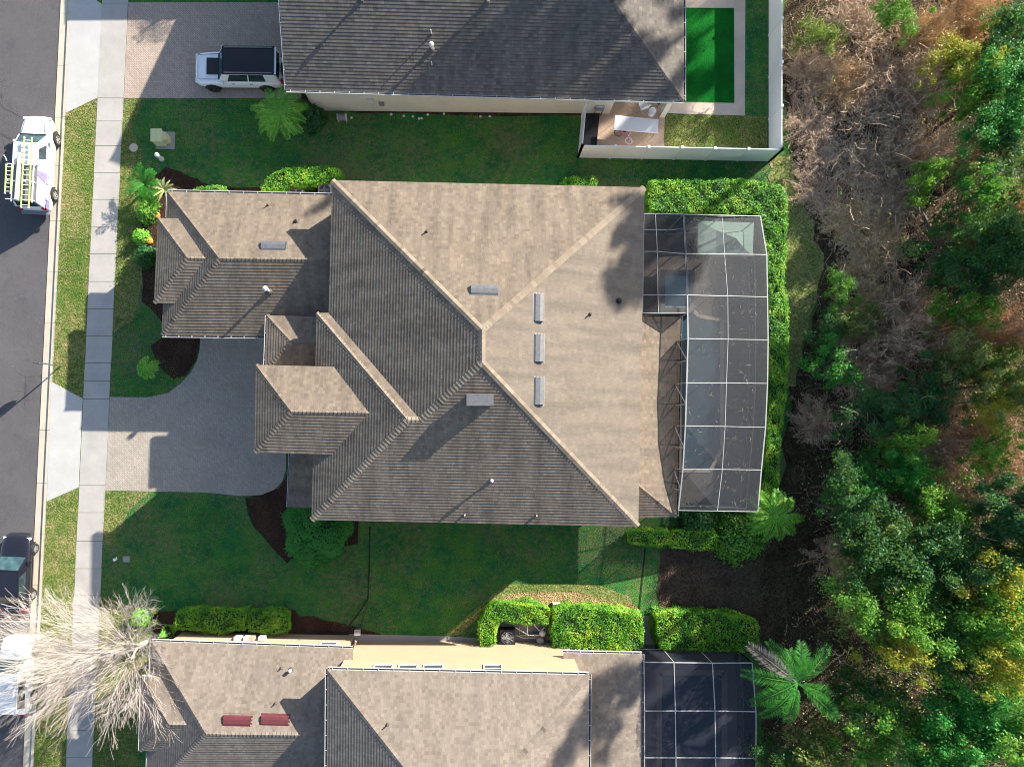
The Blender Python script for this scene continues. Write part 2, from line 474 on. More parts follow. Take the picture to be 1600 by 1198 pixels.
def strips(P0, D, L, w, bend, rng, seg=3):
    """curved twigs as flat ribbons: start points, directions, lengths, widths -> quads"""
    n = len(P0); out = []
    D = D / np.linalg.norm(D, axis=1)[:, None]
    side = np.cross(D, rng.normal(size=(n, 3))); side /= np.linalg.norm(side, axis=1)[:, None]
    bd = rng.normal(size=(n, 3)) * bend
    p = P0.copy(); d = D.copy()
    for i in range(seg):
        d2 = d + bd / seg + rng.normal(size=(n, 3)) * bend * .35; d2 /= np.linalg.norm(d2, axis=1)[:, None]
        q = p + d2 * (L / seg)[:, None]
        w0 = (w * (1 - i / seg * .7))[:, None]; w1 = (w * (1 - (i + 1) / seg * .7))[:, None]
        out.append(np.stack([p - side * w0, p + side * w0, q + side * w1, q - side * w1], 1))
        p, d = q, d2
    return np.concatenate(out), p, d

def in_poly(X, Y, poly):
    r = np.zeros(len(X), bool); n = len(poly)
    for i in range(n):
        x1, y1 = poly[i][0], poly[i][1]; x2, y2 = poly[(i + 1) % n][0], poly[(i + 1) % n][1]
        if y1 == y2: continue
        c = ((Y < y1) != (Y < y2)) & (X < (x2 - x1) * (Y - y1) / (y2 - y1) + x1)
        r ^= c
    return r

# ------------------------------------------------------------------ ground, road, kerb, walk, lawns
HX = 3000
b = MB(); b.face([(-HX, -HX, -.15), (HX, -HX, -.15), (HX, HX, -.15), (-HX, HX, -.15)], M['soil'])
tag(b.build('ground'), kind='structure')
def xa(y, x0, k=.0495): return x0 - k * y
YT, YB = -1200, 2600
sheet('road', [(-900, YT), (xa(YT, 94.5), YT), (xa(YB, 94.5), YB), (-900, YB)], -.12, M['asphalt'])
sheet('lawn', [(xa(YT, 110.5), YT), (1600, YT), (1600, YB), (xa(YB, 110.5), YB)], 0, M['grass'])
b = MB()
ys = [-400, -300, -200, -100, 20, 102.5, 183, 259, 345, 425, 505, 590, 672, 755, 834, 915, 1000, 1080, 1160, 1250, 1400, 1600]
for a, c in zip(ys[:-1], ys[1:]):
    c2 = c - .5
    # gutter pan then raised kerb head, slab by slab
    b.prism([W(xa(a, 93.6), a), W(xa(a, 106.5), a), W(xa(c2, 106.5), c2), W(xa(c2, 93.6), c2)], -.14, -.085, M['kerb'])
    b.prism([W(xa(a, 107.0), a), W(xa(a, 111.2), a), W(xa(c2, 111.2), c2), W(xa(c2, 107.0), c2)], -.14, .012, M['kerb'])
o = b.build('kerb'); tag(o, kind='structure')
b = MB()
js = [-300, -200, -100, 7, 153.6, 189.6, 228, 270, 312, 355, 397, 440, 482.5, 525, 567, 595, 623, 758, 800.5, 845, 888, 930, 972, 1014, 1056, 1098, 1140, 1182, 1225, 1300, 1400]
def sl_x(y): return 160 - .0475 * y
def sr_x(y): return 200.5 - .0473 * y
for a, c in zip(js[:-1], js[1:]):
    a2 = a + .35; c2 = c - .35; dx = random.uniform(-.4, .4)
    b.prism([W(sl_x(a) + dx, a2), W(sr_x(a) + dx, a2), W(sr_x(c) + dx, c2), W(sl_x(c) + dx, c2)], -.05, .02, M['walk'])
tag(b.build('sidewalk'), kind='structure')
b = MB()
b.prism([W(111.5, -60), W(137, -8), W(159.4, 7), W(152.4, 153), W(102.6, 177), W(107, 80), W(110.8, 10)], -.02, .016, M['concrete'])
b.prism([W(80.4, 596.2), W(129.4, 622.5), W(122.8, 761), W(73.2, 783)], -.02, .016, M['concrete'])
tag(b.build('driveway_apron'), kind='structure')
sheet('driveway', [(200.6, 4), (470, 4), (470, 153.5), (193.4, 153.5)], .014, M['paver'])
arc = [(171.5, 620), (230, 620.5), (262, 614), (282, 599), (298, 582), (308, 563), (312, 545), (313, 520), (330, 470), (540, 470), (540, 700), (447, 706), (447, 733), (441, 752), (428, 765), (408, 773), (376, 774.5), (320, 769), (164.6, 766)]
sheet('driveway_forecourt', arc, .014, M['paver2'])
# verge, and lawn edges in paler grass shaped to the sunlit ground
def strip_poly(y0, y1, l, r, n=12):
    ysn = [y0 + (y1 - y0) * i / n for i in range(n + 1)]
    return [(l(y), y) for y in ysn] + [(r(y), y) for y in ysn[::-1]]
KB = lambda y: xa(y, 111.4)
sheet('verge', strip_poly(-400, -30, KB, sl_x), .005, M['grass_dry'])
sheet('verge', [(102.6, 177), (152.3, 154)] + [(sl_x(y), y) for y in range(200, 621, 60)] + [(129.2, 622), (80.6, 596.5)] + [(KB(y), y) for y in range(560, 180, -60)], .005, M['grass_dry'])
sheet('verge', [(73, 783.5), (122.7, 761.6)] + [(sl_x(y), y) for y in range(820, 1400, 80)] + [(KB(y), y) for y in range(1380, 800, -80)], .005, M['grass_dry'])
sheet('lawn_edge_lit', [(sr_x(155), 154.5), (222, 154.5), (205, 205), (222, 235), (216, 300), (226, 372), (222, 440), (208, 500), (sr_x(520), 520)], .006, M['grass_dry'])  # outline stops where the house shadows fall, sunlight put into the grass tone
sheet('lawn_edge_lit', [(164.5, 767), (232, 769), (200, 800), (178, 850), (sr_x(850), 850)], .006, M['grass_dry'])
sheet('lawn_edge_lit', [(sr_x(930), 930), (215, 950), (232, 990), (228, 1060), (210, 1250), (sr_x(1250), 1250)], .006, M['grass_dry'])
# beds
def blob(pts, n=6, amp=2.0, seed=1):
    r = random.Random(seed); out = []
    for i in range(len(pts)):
        a = pts[i]; c = pts[(i + 1) % len(pts)]
        for j in range(n):
            t = j / n; out.append((a[0] + (c[0] - a[0]) * t + r.uniform(-amp, amp), a[1] + (c[1] - a[1]) * t + r.uniform(-amp, amp)))
    return out
sheet('mulch_bed', blob([(216, 290), (260, 262), (300, 276), (330, 292), (420, 294), (540, 282), (540, 320), (280, 330), (270, 520), (222, 470), (222, 380)], 4, 1.5), .008, M['mulch'])
sheet('mulch_bed', blob([(262, 520), (312, 520), (311, 545), (305, 566), (290, 588), (270, 592), (244, 570), (236, 540)], 4, 1.0), .009, M['mulch'])
sheet('mulch_bed', blob([(449, 700), (449, 740), (436, 762), (386, 778), (392, 815), (420, 850), (448, 880), (470, 860), (560, 850), (560, 700)], 4, 1.0), .009, M['mulch'])
sheet('mulch_bed', blob([(236, 955), (450, 950), (470, 960), (545, 976), (600, 992), (600, 1010), (236, 1010)], 4, 2.5), .008, M['mulch'])
sheet('mulch_bed', blob([(470, 165), (560, 178), (950, 182), (950, 140), (470, 140)], 5, 2.0), .008, M['mulch'])
sheet('fallen_leaf_bed', blob([(755, 966), (782, 925), (810, 917), (860, 920), (930, 917), (985, 935), (1000, 958), (1000, 1030), (745, 1012)], 4, 2.5), .01, M['leaflitter'])
sheet('bare_soil', blob([(1034, 858), (1120, 842), (1215, 828), (1300, 700), (1310, 1100), (1190, 1060), (1170, 962), (1028, 962), (1026, 910)], 5, 3), .012, M['soil'])
sheet('forest_floor', blob([(1228, -300), (1224, 180), (1262, 330), (1290, 420), (1262, 520), (1235, 600), (1222, 760), (1190, 900), (1185, 1020), (1190, 1500), (3000, 1500), (3000, -300)], 5, 7), .016, M['forest'])
sheet('rough_grass', blob([(1205, 250), (1235, 240), (1262, 330), (1290, 420), (1262, 520), (1238, 600), (1200, 620), (1200, 300)], 4, 5), .02, M['grass_wild'])
sheet('lawn_patch', [(694, 992), (790, 912), (935, 913), (990, 934), (975, 944), (900, 924), (800, 925), (768, 948), (716, 992)], .016, M['grass_wild'])  # brighter grass in the outline of the sunlit wedge, sunlight put into its colour
sheet('house_path', [(545, 990), (700, 993.5), (860, 1004), (900, 1004), (900, 1020), (545, 1010)], .014, M['pad'])
sheet('equipment_pad', [(775, 968), (860, 968), (862, 1006), (775, 1004)], .016, M['pad'])
sheet('side_path', [(1003, 962), (1024, 962), (1024, 1030), (1003, 1030)], .018, M['pad'])

def edging(pts, w=.09):
    b = MB(); P = [W(x, y, .016) for x, y in pts]
    for a, c in zip(P[:-1], P[1:]): b.bar(a, c + (c - a).normalized() * .03, w, .012, M['hedgecore'])
    tag(b.build('lawn_edging_trench'), kind='structure')
edging([(578, 822), (577, 880), (575, 935), (560, 958), (546, 976)])
edging([(384, 777), (388, 800), (397, 822), (420, 845), (452, 862)])
edging([(1008, 856), (1004, 900), (999, 950)])
# ------------------------------------------------------------------ roofs
def clip_v(P, lo, hi):
    def half(P, f, inter):
        out = []
        for i in range(len(P)):
            a, c = P[i], P[(i + 1) % len(P)]
            fa, fc = f(a), f(c)
            if fa >= 0: out.append(a)
            if (fa >= 0) != (fc >= 0):
                t = fa / (fa - fc); out.append((a[0] + (c[0] - a[0]) * t, a[1] + (c[1] - a[1]) * t))
        return out
    P = half(P, lambda p: p[1] - lo, None)
    if len(P) >= 3: P = half(P, lambda p: hi - p[1], None)
    return P if len(P) >= 3 else None

def roof_face(b, poly, mat, step=.017, course=.175):
    """poly[0]->poly[1] is the eave; lays real overlapping shingle courses. returns plane"""
    poly = [Vector(p) for p in poly]
    # best-fit normal (Newell)
    n = Vector((0, 0, 0))
    for i in range(len(poly)):
        a, c = poly[i], poly[(i + 1) % len(poly)]
        n += Vector(((a.y - c.y) * (a.z + c.z), (a.z - c.z) * (a.x + c.x), (a.x - c.x) * (a.y + c.y)))
    n.normalize()
    if n.z < 0: n = -n
    u = poly[1] - poly[0]; u -= n * u.dot(n); u.normalize()
    v = n.cross(u)
    if v.z < 0: u = -u; v = n.cross(u)
    o = (poly[0] + poly[1]) / 2
    P2 = [((p - o).dot(u), (p - o).dot(v)) for p in poly]
    H = [(p - o).dot(n) for p in poly]
    vmin = min(p[1] for p in P2); vmax = max(p[1] for p in P2)
    uo, vo = random.uniform(0, 50), 15 * random.randint(1, 40) * .15
    k = 0; lo = vmin - 1e-4
    while lo < vmax:
        hi = min(lo + course, vmax + 1e-3)
        Q = clip_v(P2, lo, hi)
        if Q:
            pts = []; uvs = []
            for (x, y) in Q:
                t = (y - lo) / course
                pts.append(o + u * x + v * y + n * (step * (1 - t)))
                uvs.append((uo + x, vo + (k + min(max(t, .001), .999)) * .15))
            b.face(pts, mat, uvs)
            e = sorted([x for (x, y) in Q if y < lo + 1e-4])
            if len(e) >= 2:
                a, c = o + u * e[0] + v * lo, o + u * e[-1] + v * lo
                b.face([a, c, c + n * step, a + n * step], M['butt'], [(uo, vo + k * .15 + .01)] * 4)
        lo += course; k += 1
    return (o, n)

def ridge_caps(b, p0, p1, mat, w=.15, seg=.2, up=None):
    """overlapping cap shingles folded along a hip or ridge, from the low end up"""
    p0, p1 = Vector(p0), Vector(p1)
    if p0.z > p1.z: p0, p1 = p1, p0
    d = p1 - p0; L = d.length; d.normalize()
    side = d.cross(Vector((0, 0, 1))).normalized(); nrm = side.cross(d).normalized()
    if nrm.z < 0: nrm = -nrm
    n = max(1, int(L / seg)); s = L / n
    flat = abs(d.z) < .02
    drop = .075 if flat else .05
    for i in range(n):
        a = p0 + d * (s * i); c = p0 + d * (s * (i + 1))
        h0, h1 = .04, .012
        uvs = [(random.uniform(0, 90), random.uniform(0, 90))] * 4
        for sg in (-1, 1):
            q = [a + nrm * h0, a + side * sg * w + nrm * (h0 - drop), c + side * sg * w + nrm * (h1 - drop), c + nrm * h1]
            if sg > 0: q = q[::-1]
            b.face(q, mat, uvs)
            b.face([a + nrm * h0, a + side * sg * w + nrm * (h0 - drop), a + side * sg * w + nrm * (h1 - drop - .01), a + nrm * (h1 - .02)], mat, uvs)

def inset(P, d):
    P = [Vector((p[0], p[1])) for p in P]; n = len(P)
    area = sum(P[i].x * P[(i + 1) % n].y - P[(i + 1) % n].x * P[i].y for i in range(n))
    if area < 0: P = P[::-1]
    out = []
    for i in range(n):
        a, c, e = P[i - 1], P[i], P[(i + 1) % n]
        d1 = (c - a).normalized(); d2 = (e - c).normalized()
        n1 = Vector((-d1.y, d1.x)); n2 = Vector((-d2.y, d2.x))
        bis = (n1 + n2); k = d / max(.2, bis.length_squared / 2)
        out.append(c + bis * k)
    return out

def eave_trim(b, loop, mat, depth=.17):
    """fascia board round the eave and the soffit under it"""
    P = [Vector(p) for p in loop]; n = len(P); z = P[0].z
    a = sum(P[i].x * P[(i + 1) % n].y - P[(i + 1) % n].x * P[i].y for i in range(n))
    if a < 0: P = P[::-1]
    for i in range(n):
        a, c = P[i], P[(i + 1) % n]
        b.face([a - Vector((0, 0, depth)), c - Vector((0, 0, depth)), c - Vector((0, 0, .004)), a - Vector((0, 0, .004))], mat)
    b.face([p - Vector((0, 0, depth)) for p in P[::-1]], mat)

def gutter(parent, pts, name='gutter', outward=None, hang=.85, w=.12, mat=None):
    """K-style trough along an eave with a bright rim and hangers"""
    mat = mat or M['gutter']; b = MB()
    for a, c in zip(pts[:-1], pts[1:]):
        a, c = Vector(a), Vector(c); d = (c - a); L = d.length; d.normalize()
        s = Vector((-d.y, d.x, 0))
        if s.dot(outward if outward else ((a + c) / 2 - Vector((0, 0, 0)))) < 0: s = -s
        z = Vector((0, 0, 1)); base = -.03
        b.bar(a + s * .015 + z * (base - .04), c + s * .015 + z * (base - .04), .02, .1, mat)
        b.bar(a + s * (w + .01) + z * (base - .03), c + s * (w + .01) + z * (base - .03), .028, .12, mat)
        b.bar(a + s * (w / 2) + z * (base - .09), c + s * (w / 2) + z * (base - .09), w, .015, M['lead'])
        n = int(L / hang)
        for i in range(n + 1):
            q = a + d * (L * (i + .3) / (n + 1)); b.bar(q + s * .0 + z * (base + .025), q + s * (w + .02) + z * (base + .025), .035, .012, mat)
    return b.build(name, parent)

PL = {}
def flatten(ring, z): return [Vector((p[0], p[1], z)) for p in ring]
def win(parent, a, c, z0, z1, out, mat_frame, mat_glass, name='window'):
    """framed window between ground points a and c of a wall; out = outward unit vector"""
    a = Vector((a[0], a[1], 0)); c = Vector((c[0], c[1], 0)); out = Vector(out); z = Vector((0, 0, 1))
    b = MB(); t = .07
    for p, q in ((a + z * z0, c + z * z0), (a + z * z1, c + z * z1), (a + z * z0, a + z * z1), (c + z * z0, c + z * z1)):
        dd = (q - p).normalized(); b.bar(p - dd * t / 2 + out * .03, q + dd * t / 2 + out * .03, .07 if abs(dd.z) < .5 else .06, t, mat_frame, up=z if abs(dd.z) < .5 else out)
    m = (a + c) / 2 + z * (z0 + z1) / 2
    b.bar(a + z * (z0 + z1) / 2 + out * .025, c + z * (z0 + z1) / 2 + out * .025, .04, .05, mat_frame)
    f = b.build(name, parent)
    g = MB(); g.face([a + z * z0 + out * .012, c + z * z0 + out * .012, c + z * z1 + out * .012, a + z * z1 + out * .012], mat_glass)
    g.build('pane', f)
    return f

def roof_vent(parent, px, py, pl, lng=1.35, mat=None, along=True):
    p = on_plane(px, py, pl); n = pl[1]
    h = Vector((n.x, n.y, 0)).normalized(); u = Vector((-h.y, h.x, 0)); v = n.cross(u)
    if v.z < 0: v = -v
    mat = mat or M['ventmetal']
    b = MB(); L = lng / 2; dwn = -v
    prof = [(-.3, .012), (-.22, .075), (.0, .15), (.16, .17), (.22, .14), (.24, .05)]   # along downhill
    P = [[p + u * (s * L) + dwn * a + n * hh for a, hh in prof] for s in (-1, 1)]
    for i in range(len(prof) - 1):
        b.face([P[0][i], P[0][i + 1], P[1][i + 1], P[1][i]], mat)
    for s in (0, 1):
        b.face(P[s] + [p + u * ((s * 2 - 1) * L) + dwn * .24 + n * .005], M['black'])
    b.box(p + dwn * -.0 + n * .006, (lng + .16, .66, .008), mat, Matrix((u, v, n)).transposed())
    return b.build('roof_vent', parent)

def pipe(parent, px, py, pl, h=.35, r=.04, mat=None, cap=False):
    p = on_plane(px, py, pl); b = MB(); mat = mat or M['pvc']
    b.tube([p - Vector((0, 0, .05)), p + Vector((0, 0, h))], r, mat, 8)
    b.tube([p - Vector((0, 0, .06)), p + Vector((0, 0, .07)), p + Vector((0, 0, .1))], [r * 2.6, r * 2.2, r * 1.1], M['lead'], 10)
    if cap:
        b.tube([p + Vector((0, 0, h - .12)), p + Vector((0, 0, h - .1)), p + Vector((0, 0, h + .06)), p + Vector((0, 0, h + .1))], [r * 1.1, r * 1.9, r * 1.9, r * .6], mat, 12)
    return b.build('vent_pipe', parent)

# ---------- main house
zE = 6.1; zR = 9.78; zX = 8.48
H1 = thing('house', 'large tan house in the middle with a big hipped brown shingle roof', 'house', W(744, 560))
NW, NE, SE, SW = W(519, 282, zE), W(1007, 293, zE), W(997, 822, zE), W(487, 812, zE)
R1, R2 = W(753, 515, zR), W(753, 566, zR)
A1, A2, A3, A4 = W(514, 489, zE), W(495, 489, zE), W(637, 656, zX), W(657, 656, zX)
b = MB()
PL['N'] = roof_face(b, [NE, NW, R1], M['shingle'])
PL['E'] = roof_face(b, [SE, NE, R1, R2], M['shingle_east'])
PL['S'] = roof_face(b, [SW, SE, R2, A4, A3], M['shingle'])
PL['W'] = roof_face(b, [A1, NW, R1, R2, A4], M['shingle'])
PL['W2'] = roof_face(b, [A2, SW, A3], M['shingle'])
roof_face(b, [A1, A2, A3, A4], M['shingle'])
b2 = MB()
eave_trim(b2, [NW, NE, SE, SW, A2, A1], M['fascia'])
rf = b.build('roof', H1)
b2.build('fascia', rf)
b = MB()
for a, c in ((NW, R1), (NE, R1), (SE, R2), (SW, A3), (A4, R2), (R1, R2), (A3, A4)): ridge_caps(b, a, c, M['cap'], .17)
ridge_caps(b, A2, A3, M['cap'], .12)
b.build('ridge_cap', rf)
b = MB()
b.prism(inset([NW, NE, SE, W(513, 812, zE)], .45), 0, zE - .1, M['stucco_main'], top=False)
b.prism(inset([A2, W(560, 489, zE), W(560, 812, zE), SW], .45), 0, zE - .1, M['stucco_main'], top=False)
wl = b.build('wall', H1)
roof_vent(rf, 757, 453, PL['N'])
for y in (481, 544, 611): roof_vent(rf, 842, y, PL['E'])
# flat-roofed box vent high on the south slope
p = on_plane(750, 626, PL['S']); b = MB()
b.prism([p + Vector((-.62, -.22, 0)), p + Vector((.62, -.22, 0)), p + Vector((.62, .3, 0)), p + Vector((-.62, .3, 0))], p.z - .3, p.z + .42, M['shingle_grey'], bottom=True)
b.box(p + Vector((0, .04, .44)), (1.32, .6, .03), M['ventmetal'])
b.build('roof_vent', rf)
pipe(rf, 667, 362, PL['N'], .25, .04, M['lead']); pipe(rf, 922, 491, PL['E'], .28, .04, M['lead'])
b = MB(); p = on_plane(967, 470, PL['E']); b.lathe(p, [(.16, 0), (.15, .1), (.08, .14), (0, .15)], M['black'], 12); b.build('vent_cap', rf)
pipe(rf, 768, 750, PL['S'], .38, .05, cap=True); pipe(rf, 726, 804, PL['S'], .3, .035); pipe(rf, 838, 805, PL['S'], .3, .035)

def hip_wing(root, name, corners, z, ridge, zr, end, mat, east=True, trim=M['fascia'], caps=True, wall=None, label=None, wall_in=.4):
    """corners NW, NE, SE, SW eave pixels; ridge = (west px, east px); hip at the west end"""
    nw, ne, se, sw = [W(x, y, z) for x, y in corners]
    rw, re = W(*ridge[0], zr), W(*ridge[1], zr)
    b = MB(); P = {}
    P['N'] = roof_face(b, [ne, nw, rw, re], mat)
    P['S'] = roof_face(b, [sw, se, re, rw], mat)
    P['W'] = roof_face(b, [nw, sw, rw], mat)
    if end == 'hip': P['E'] = roof_face(b, [se, ne, re], mat)
    r = b.build(name, root)
    if label: r['label'] = label
    b = MB(); eave_trim(b, [nw, ne, se, sw], trim); b.build('fascia', r)
    b = MB()
    for a, c in ((nw, rw), (sw, rw), (rw, re)): ridge_caps(b, a, c, mat, .13)
    if end == 'hip':
        ridge_caps(b, ne, re, mat, .13); ridge_caps(b, se, re, mat, .13)
    b.build('ridge_cap', r)
    if wall:
        b = MB(); b.prism(inset([nw, ne, se, sw], wall_in), 0, z - .1, wall, top=False); w = b.build('wall', root)
    return r, P, (nw, ne, se, sw)

# garage wing, its projecting bay, the entry tower, the low entry roof
rg, PG, cg = hip_wing(H1, 'roof', [(262, 300), (552, 306), (552, 526), (253, 523)], 3.55, [(343, 404), (548, 406)], 5.32, None, M['shingle'], wall=M['stucco_main'], label='lower garage wing roof')
gutter(rg, [cg[0], cg[1]], outward=Vector((0, 1, 0))); gutter(rg, [cg[3], W(416, 525, 3.55)], outward=Vector((0, -1, 0)))
gutter(rg, [cg[0], W(261, 340, 3.55)], outward=Vector((-1, 0, 0)), w=.06)
rb_, PBay, cb = hip_wing(H1, 'roof', [(247, 341), (345, 343), (345, 475), (241, 473)], 3.95, [(293, 403), (350, 404)], 4.88, None, M['shingle'], wall=M['stucco_main'], label='small bay roof at the front of the garage')
rt, PT, ct = hip_wing(H1, 'roof', [(400, 570), (560, 574), (560, 711), (398, 706)], 6.6, [(455, 643), (620, 646)], 7.54, None, M['shingle'], wall=M['stucco_main'], label='raised entry tower roof')
re_, PE, ce = hip_wing(H1, 'roof', [(417, 493), (535, 495), (535, 580), (414, 577)], 4.6, [(456, 535), (535, 536)], 5.18, None, M['shingle'], wall=M['stucco_main'], label='low roof over the front entry')
gutter(re_, [ce[0], ce[3]], outward=Vector((-1, 0, 0)), w=.08)
# porch roof
b = MB(); q = [W(450, 792, 3.5), W(454, 690, 3.5), W(520, 690, 4.4), W(520, 794, 4.4)]
roof_face(b, q, M['shingle']); rp_ = b.build('roof', H1); rp_['label'] = 'low porch roof under the main eave'
b = MB(); eave_trim(b, [W(450, 792, 3.5), W(454, 690, 3.5), W(520, 690, 3.5), W(520, 794, 3.5)], M['fascia']); b.build('fascia', rp_)
gutter(rp_, [q[0], q[1]], outward=Vector((-1, 0, 0)), w=.07)
b = MB(); b.prism(inset([W(454, 690, 3.5), W(520, 690, 3.5), W(520, 793, 3.5), W(450, 792, 3.5)], .25), 0, 3.35, M['stucco_main'], top=False); b.build('wall', H1)
roof_vent(rg, 428, 384, PG['N'])
pipe(rg, 419, 321, PG['N'], .25, .035, M['lead']); pipe(rg, 463, 346, PG['N'], .16, .06, M['black'])
pipe(rg, 421, 455, PG['S'], .75, .075, M['pvc'], cap=True)
# garage doors facing the forecourt, front door and windows
def door_on(root, name, a, c, z1, out, mat, panels=4):
    b = MB(); a = Vector((a[0], a[1], 0)); c = Vector((c[0], c[1], 0)); out = Vector(out); z = Vector((0, 0, 1))
    d = c - a
    for i in range(panels):
        h0 = z1 * i / panels + .02; h1 = z1 * (i + 1) / panels - .02
        b.box((a + c) / 2 + z * (h0 + h1) / 2 + out * .02, (d.length, .05, h1 - h0), mat, Matrix.Rotation(math.atan2(d.y, d.x), 3, 'Z'))
    o = b.build(name, root); return o
gs = inset([cg[0], cg[1], cg[2], cg[3]], .4)
ysouth = min(p.y for p in gs); xw = min(p.x for p in gs)
door_on(H1, 'garage_door', (xw + 1.2, ysouth - .02), (xw + 6.0, ysouth - .02), 2.2, (0, -1, 0), M['white'])
for x in (-3, 1.5, 5): win(H1, (x, SE.y + .44), (x + 1.2, SE.y + .44), 1.0, 2.4, (0, -1, 0), M['white'], M['glass'])
for x in (-3, 1.5, 5): win(H1, (x, SE.y + .44), (x + 1.2, SE.y + .44), 3.9, 5.2, (0, -1, 0), M['white'], M['glass'])
door_on(H1, 'front_door', (ct[3].x + .38, ct[3].y + 1.4), (ct[3].x + .38, ct[3].y + 2.6), 2.3, (-1, 0, 0), M['fascia'], 2)
# lanai roof
zl = 3.0
la = [W(1003, 495, 3.9), W(1062, 495, zl), W(1057, 808, zl), W(998, 808, zl)]
b = MB()
q0, q1, q2 = W(990, 494, 4.0), W(1063, 494, zl), W(1057, 807, zl)
q3 = W(990, 752, 4.0); q4 = W(985, 808, zl)
PLn = roof_face(b, [q2, q1, q0, q3], M['shingle'])
roof_face(b, [q4, q2, q3], M['shingle'])
rl = b.build('roof', H1); rl['label'] = 'low lanai roof along the back of the house'
b = MB(); ridge_caps(b, q2, q3, M['shingle'], .12); b.build('ridge_cap', rl)
b = MB(); eave_trim(b, [W(985, 494, zl), q1, q2, W(985, 807, zl)], M['fascia']); b.build('fascia', rl)
gutter(rl, [q1, q2], outward=Vector((1, 0, 0)), w=.1, mat=M['alum'])

# ---------- north neighbour
H2 = thing('house', 'cream walled house at the top with a weathered dark shingle roof', 'house', W(760, 60))
z2 = 3.3; zr2 = 6.5
b = MB()
a0, a1 = W(447, 140, z2), W(1068, 157, z2)
rr = W(955, -60, zr2) ; rr.x = a1.x - 7.1; rr.y = a1.y + 7.2
top = a0.y + 7.1
gx = a0.x + .05
wtop = Vector((W(446, 0, z2 + 1.6).x - .15, top, zr2))
PL['n2S'] = roof_face(b, [a0, a1, rr, wtop], M['shingle_grey'])
ne2 = Vector((a1.x, a1.y + 14.4, z2)); nw2 = Vector((a0.x, a0.y + 14.4, z2))
roof_face(b, [a1, ne2, rr], M['shingle_grey'])
roof_face(b, [ne2, nw2, wtop, rr], M['shingle_grey'])
r2 = b.build('roof', H2)
b = MB(); ridge_caps(b, a1, rr, M['shingle_grey']); ridge_caps(b, wtop, rr, M['shingle_grey']); b.build('ridge_cap', r2)
b = MB(); eave_trim(b, [a0, a1, ne2, nw2], M['fascia']); b.build('fascia', r2)
gutter(r2, [a0, a1], outward=Vector((0, -1, 0))); gutter(r2, [a1, ne2], outward=Vector((1, 0, 0)))
gutter(r2, [a0, wtop], outward=Vector((-1, 0, 0)), w=.07)
b = MB()
yw = W(0, 173, 0).y; yw2 = W(0, 178, 0).y
wpoly = [Vector((W(491, 0, 0).x, yw)), Vector((W(952, 0).x, yw2)), Vector((W(952, 0).x, a1.y + 3.5)), Vector((a1.x - .5, a1.y + 3.6)), Vector((a1.x - .5, ne2.y - .4)), Vector((W(491, 0).x, nw2.y - .4))]
b.prism(wpoly, 0, z2 - .1, M['stucco_pale'], top=False)
b.face([(wpoly[0].x - .01, yw + .01, z2 - .2), (wpoly[0].x - .01, nw2.y - .4, z2 - .2), (wpoly[0].x - .01, (yw + nw2.y) / 2, zr2 - .1)], M['stucco_pale'])
b.build('wall', H2)
for i, (x, y) in enumerate(((674, 54), (675, 77), (675, 103), (762, 3), (565, 0))): pipe(r2, x, y, PL['n2S'], (.45, .5, .42, .42, .5)[i], (.03, .07, .03, .06, .06)[i], cap=i in (1, 3, 4))
b = MB(); b.box((W(1034, 180).x, W(1034, 180).y, 1.5), (.32, .32, 3.0), M['stucco_pale']); b.build('column', H2)
# meters and conduit on the wall
b = MB()
x0 = W(585, 0).x; b.box((x0, yw - .08, 1.4), (.35, .16, .55), M['pvc']); b.box((x0 + .6, yw - .07, 1.1), (.3, .14, .4), M['grey']); b.tube([(x0, yw - .06, 1.1), (x0, yw - .06, .1)], .025, M['pvc'], 6)
b.build('electric_meter', H2)
b = MB(); q = W(471, 142, z2 - .1); b.tube([q + Vector((.05, .05, 0)), (wpoly[0].x + .1, yw - .06, z2 - .5), (wpoly[0].x + .1, yw - .06, .1), (wpoly[0].x + .1, yw - .35, .05)], .04, M['gutter'], 6); b.build('downspout', H2)

# unseen garage wing, added to cast the shade across the drive
gw = [Vector((-19.4, 30.4, 3.3)), Vector((-11.5, 30.4, 3.3)), Vector((-11.5, 38.4, 3.3)), Vector((-19.4, 38.4, 3.3))]
g1, g2 = Vector((-15.5, 34.3, 5.1)), Vector((-11.5, 34.4, 5.1))
b = MB(); roof_face(b, [gw[0], gw[1], g2, g1], M['shingle_grey']); roof_face(b, [gw[2], gw[3], g1, g2], M['shingle_grey']); roof_face(b, [gw[3], gw[0], g1], M['shingle_grey']); rw_ = b.build('roof', H2)
b = MB(); eave_trim(b, gw, M['fascia']); b.build('fascia', rw_)
b = MB(); b.prism(inset(gw, .4), 0, 3.2, M['stucco_pale'], top=False); b.build('wall', H2)
# ---------- south neighbour
H3 = thing('house', 'beige house at the bottom with mottled light tan shingle roofs', 'house', W(600, 1150))
z3 = 3.2
nw, ne = W(237, 1002, z3), W(551, 1013, z3)
ybk = nw.y - 8.9
sw3, se3 = Vector((W(229, 1190, z3).x, ybk, z3)), Vector((ne.x, ybk, z3))
zr3 = z3 + 4.4 * .44
rw, re3 = W(322, 1146, zr3), W(560, 1149, zr3)
ne_in = Vector((W(575, 1013, z3).x, ne.y, z3)); se_in = Vector((ne_in.x, ybk, z3))
b = MB()
PL['s1N'] = roof_face(b, [ne, nw, rw, re3], M['shingle_pale'])
roof_face(b, [sw3, se3, re3, rw], M['shingle_pale'])
roof_face(b, [nw, sw3, rw], M['shingle_pale'])
r3 = b.build('roof', H3); r3['label'] = 'lower front wing roof'
b = MB()
for a, c in ((nw, rw), (sw3, rw), (rw, re3)): ridge_caps(b, a, c, M['shingle_pale'])
b.build('ridge_cap', r3)
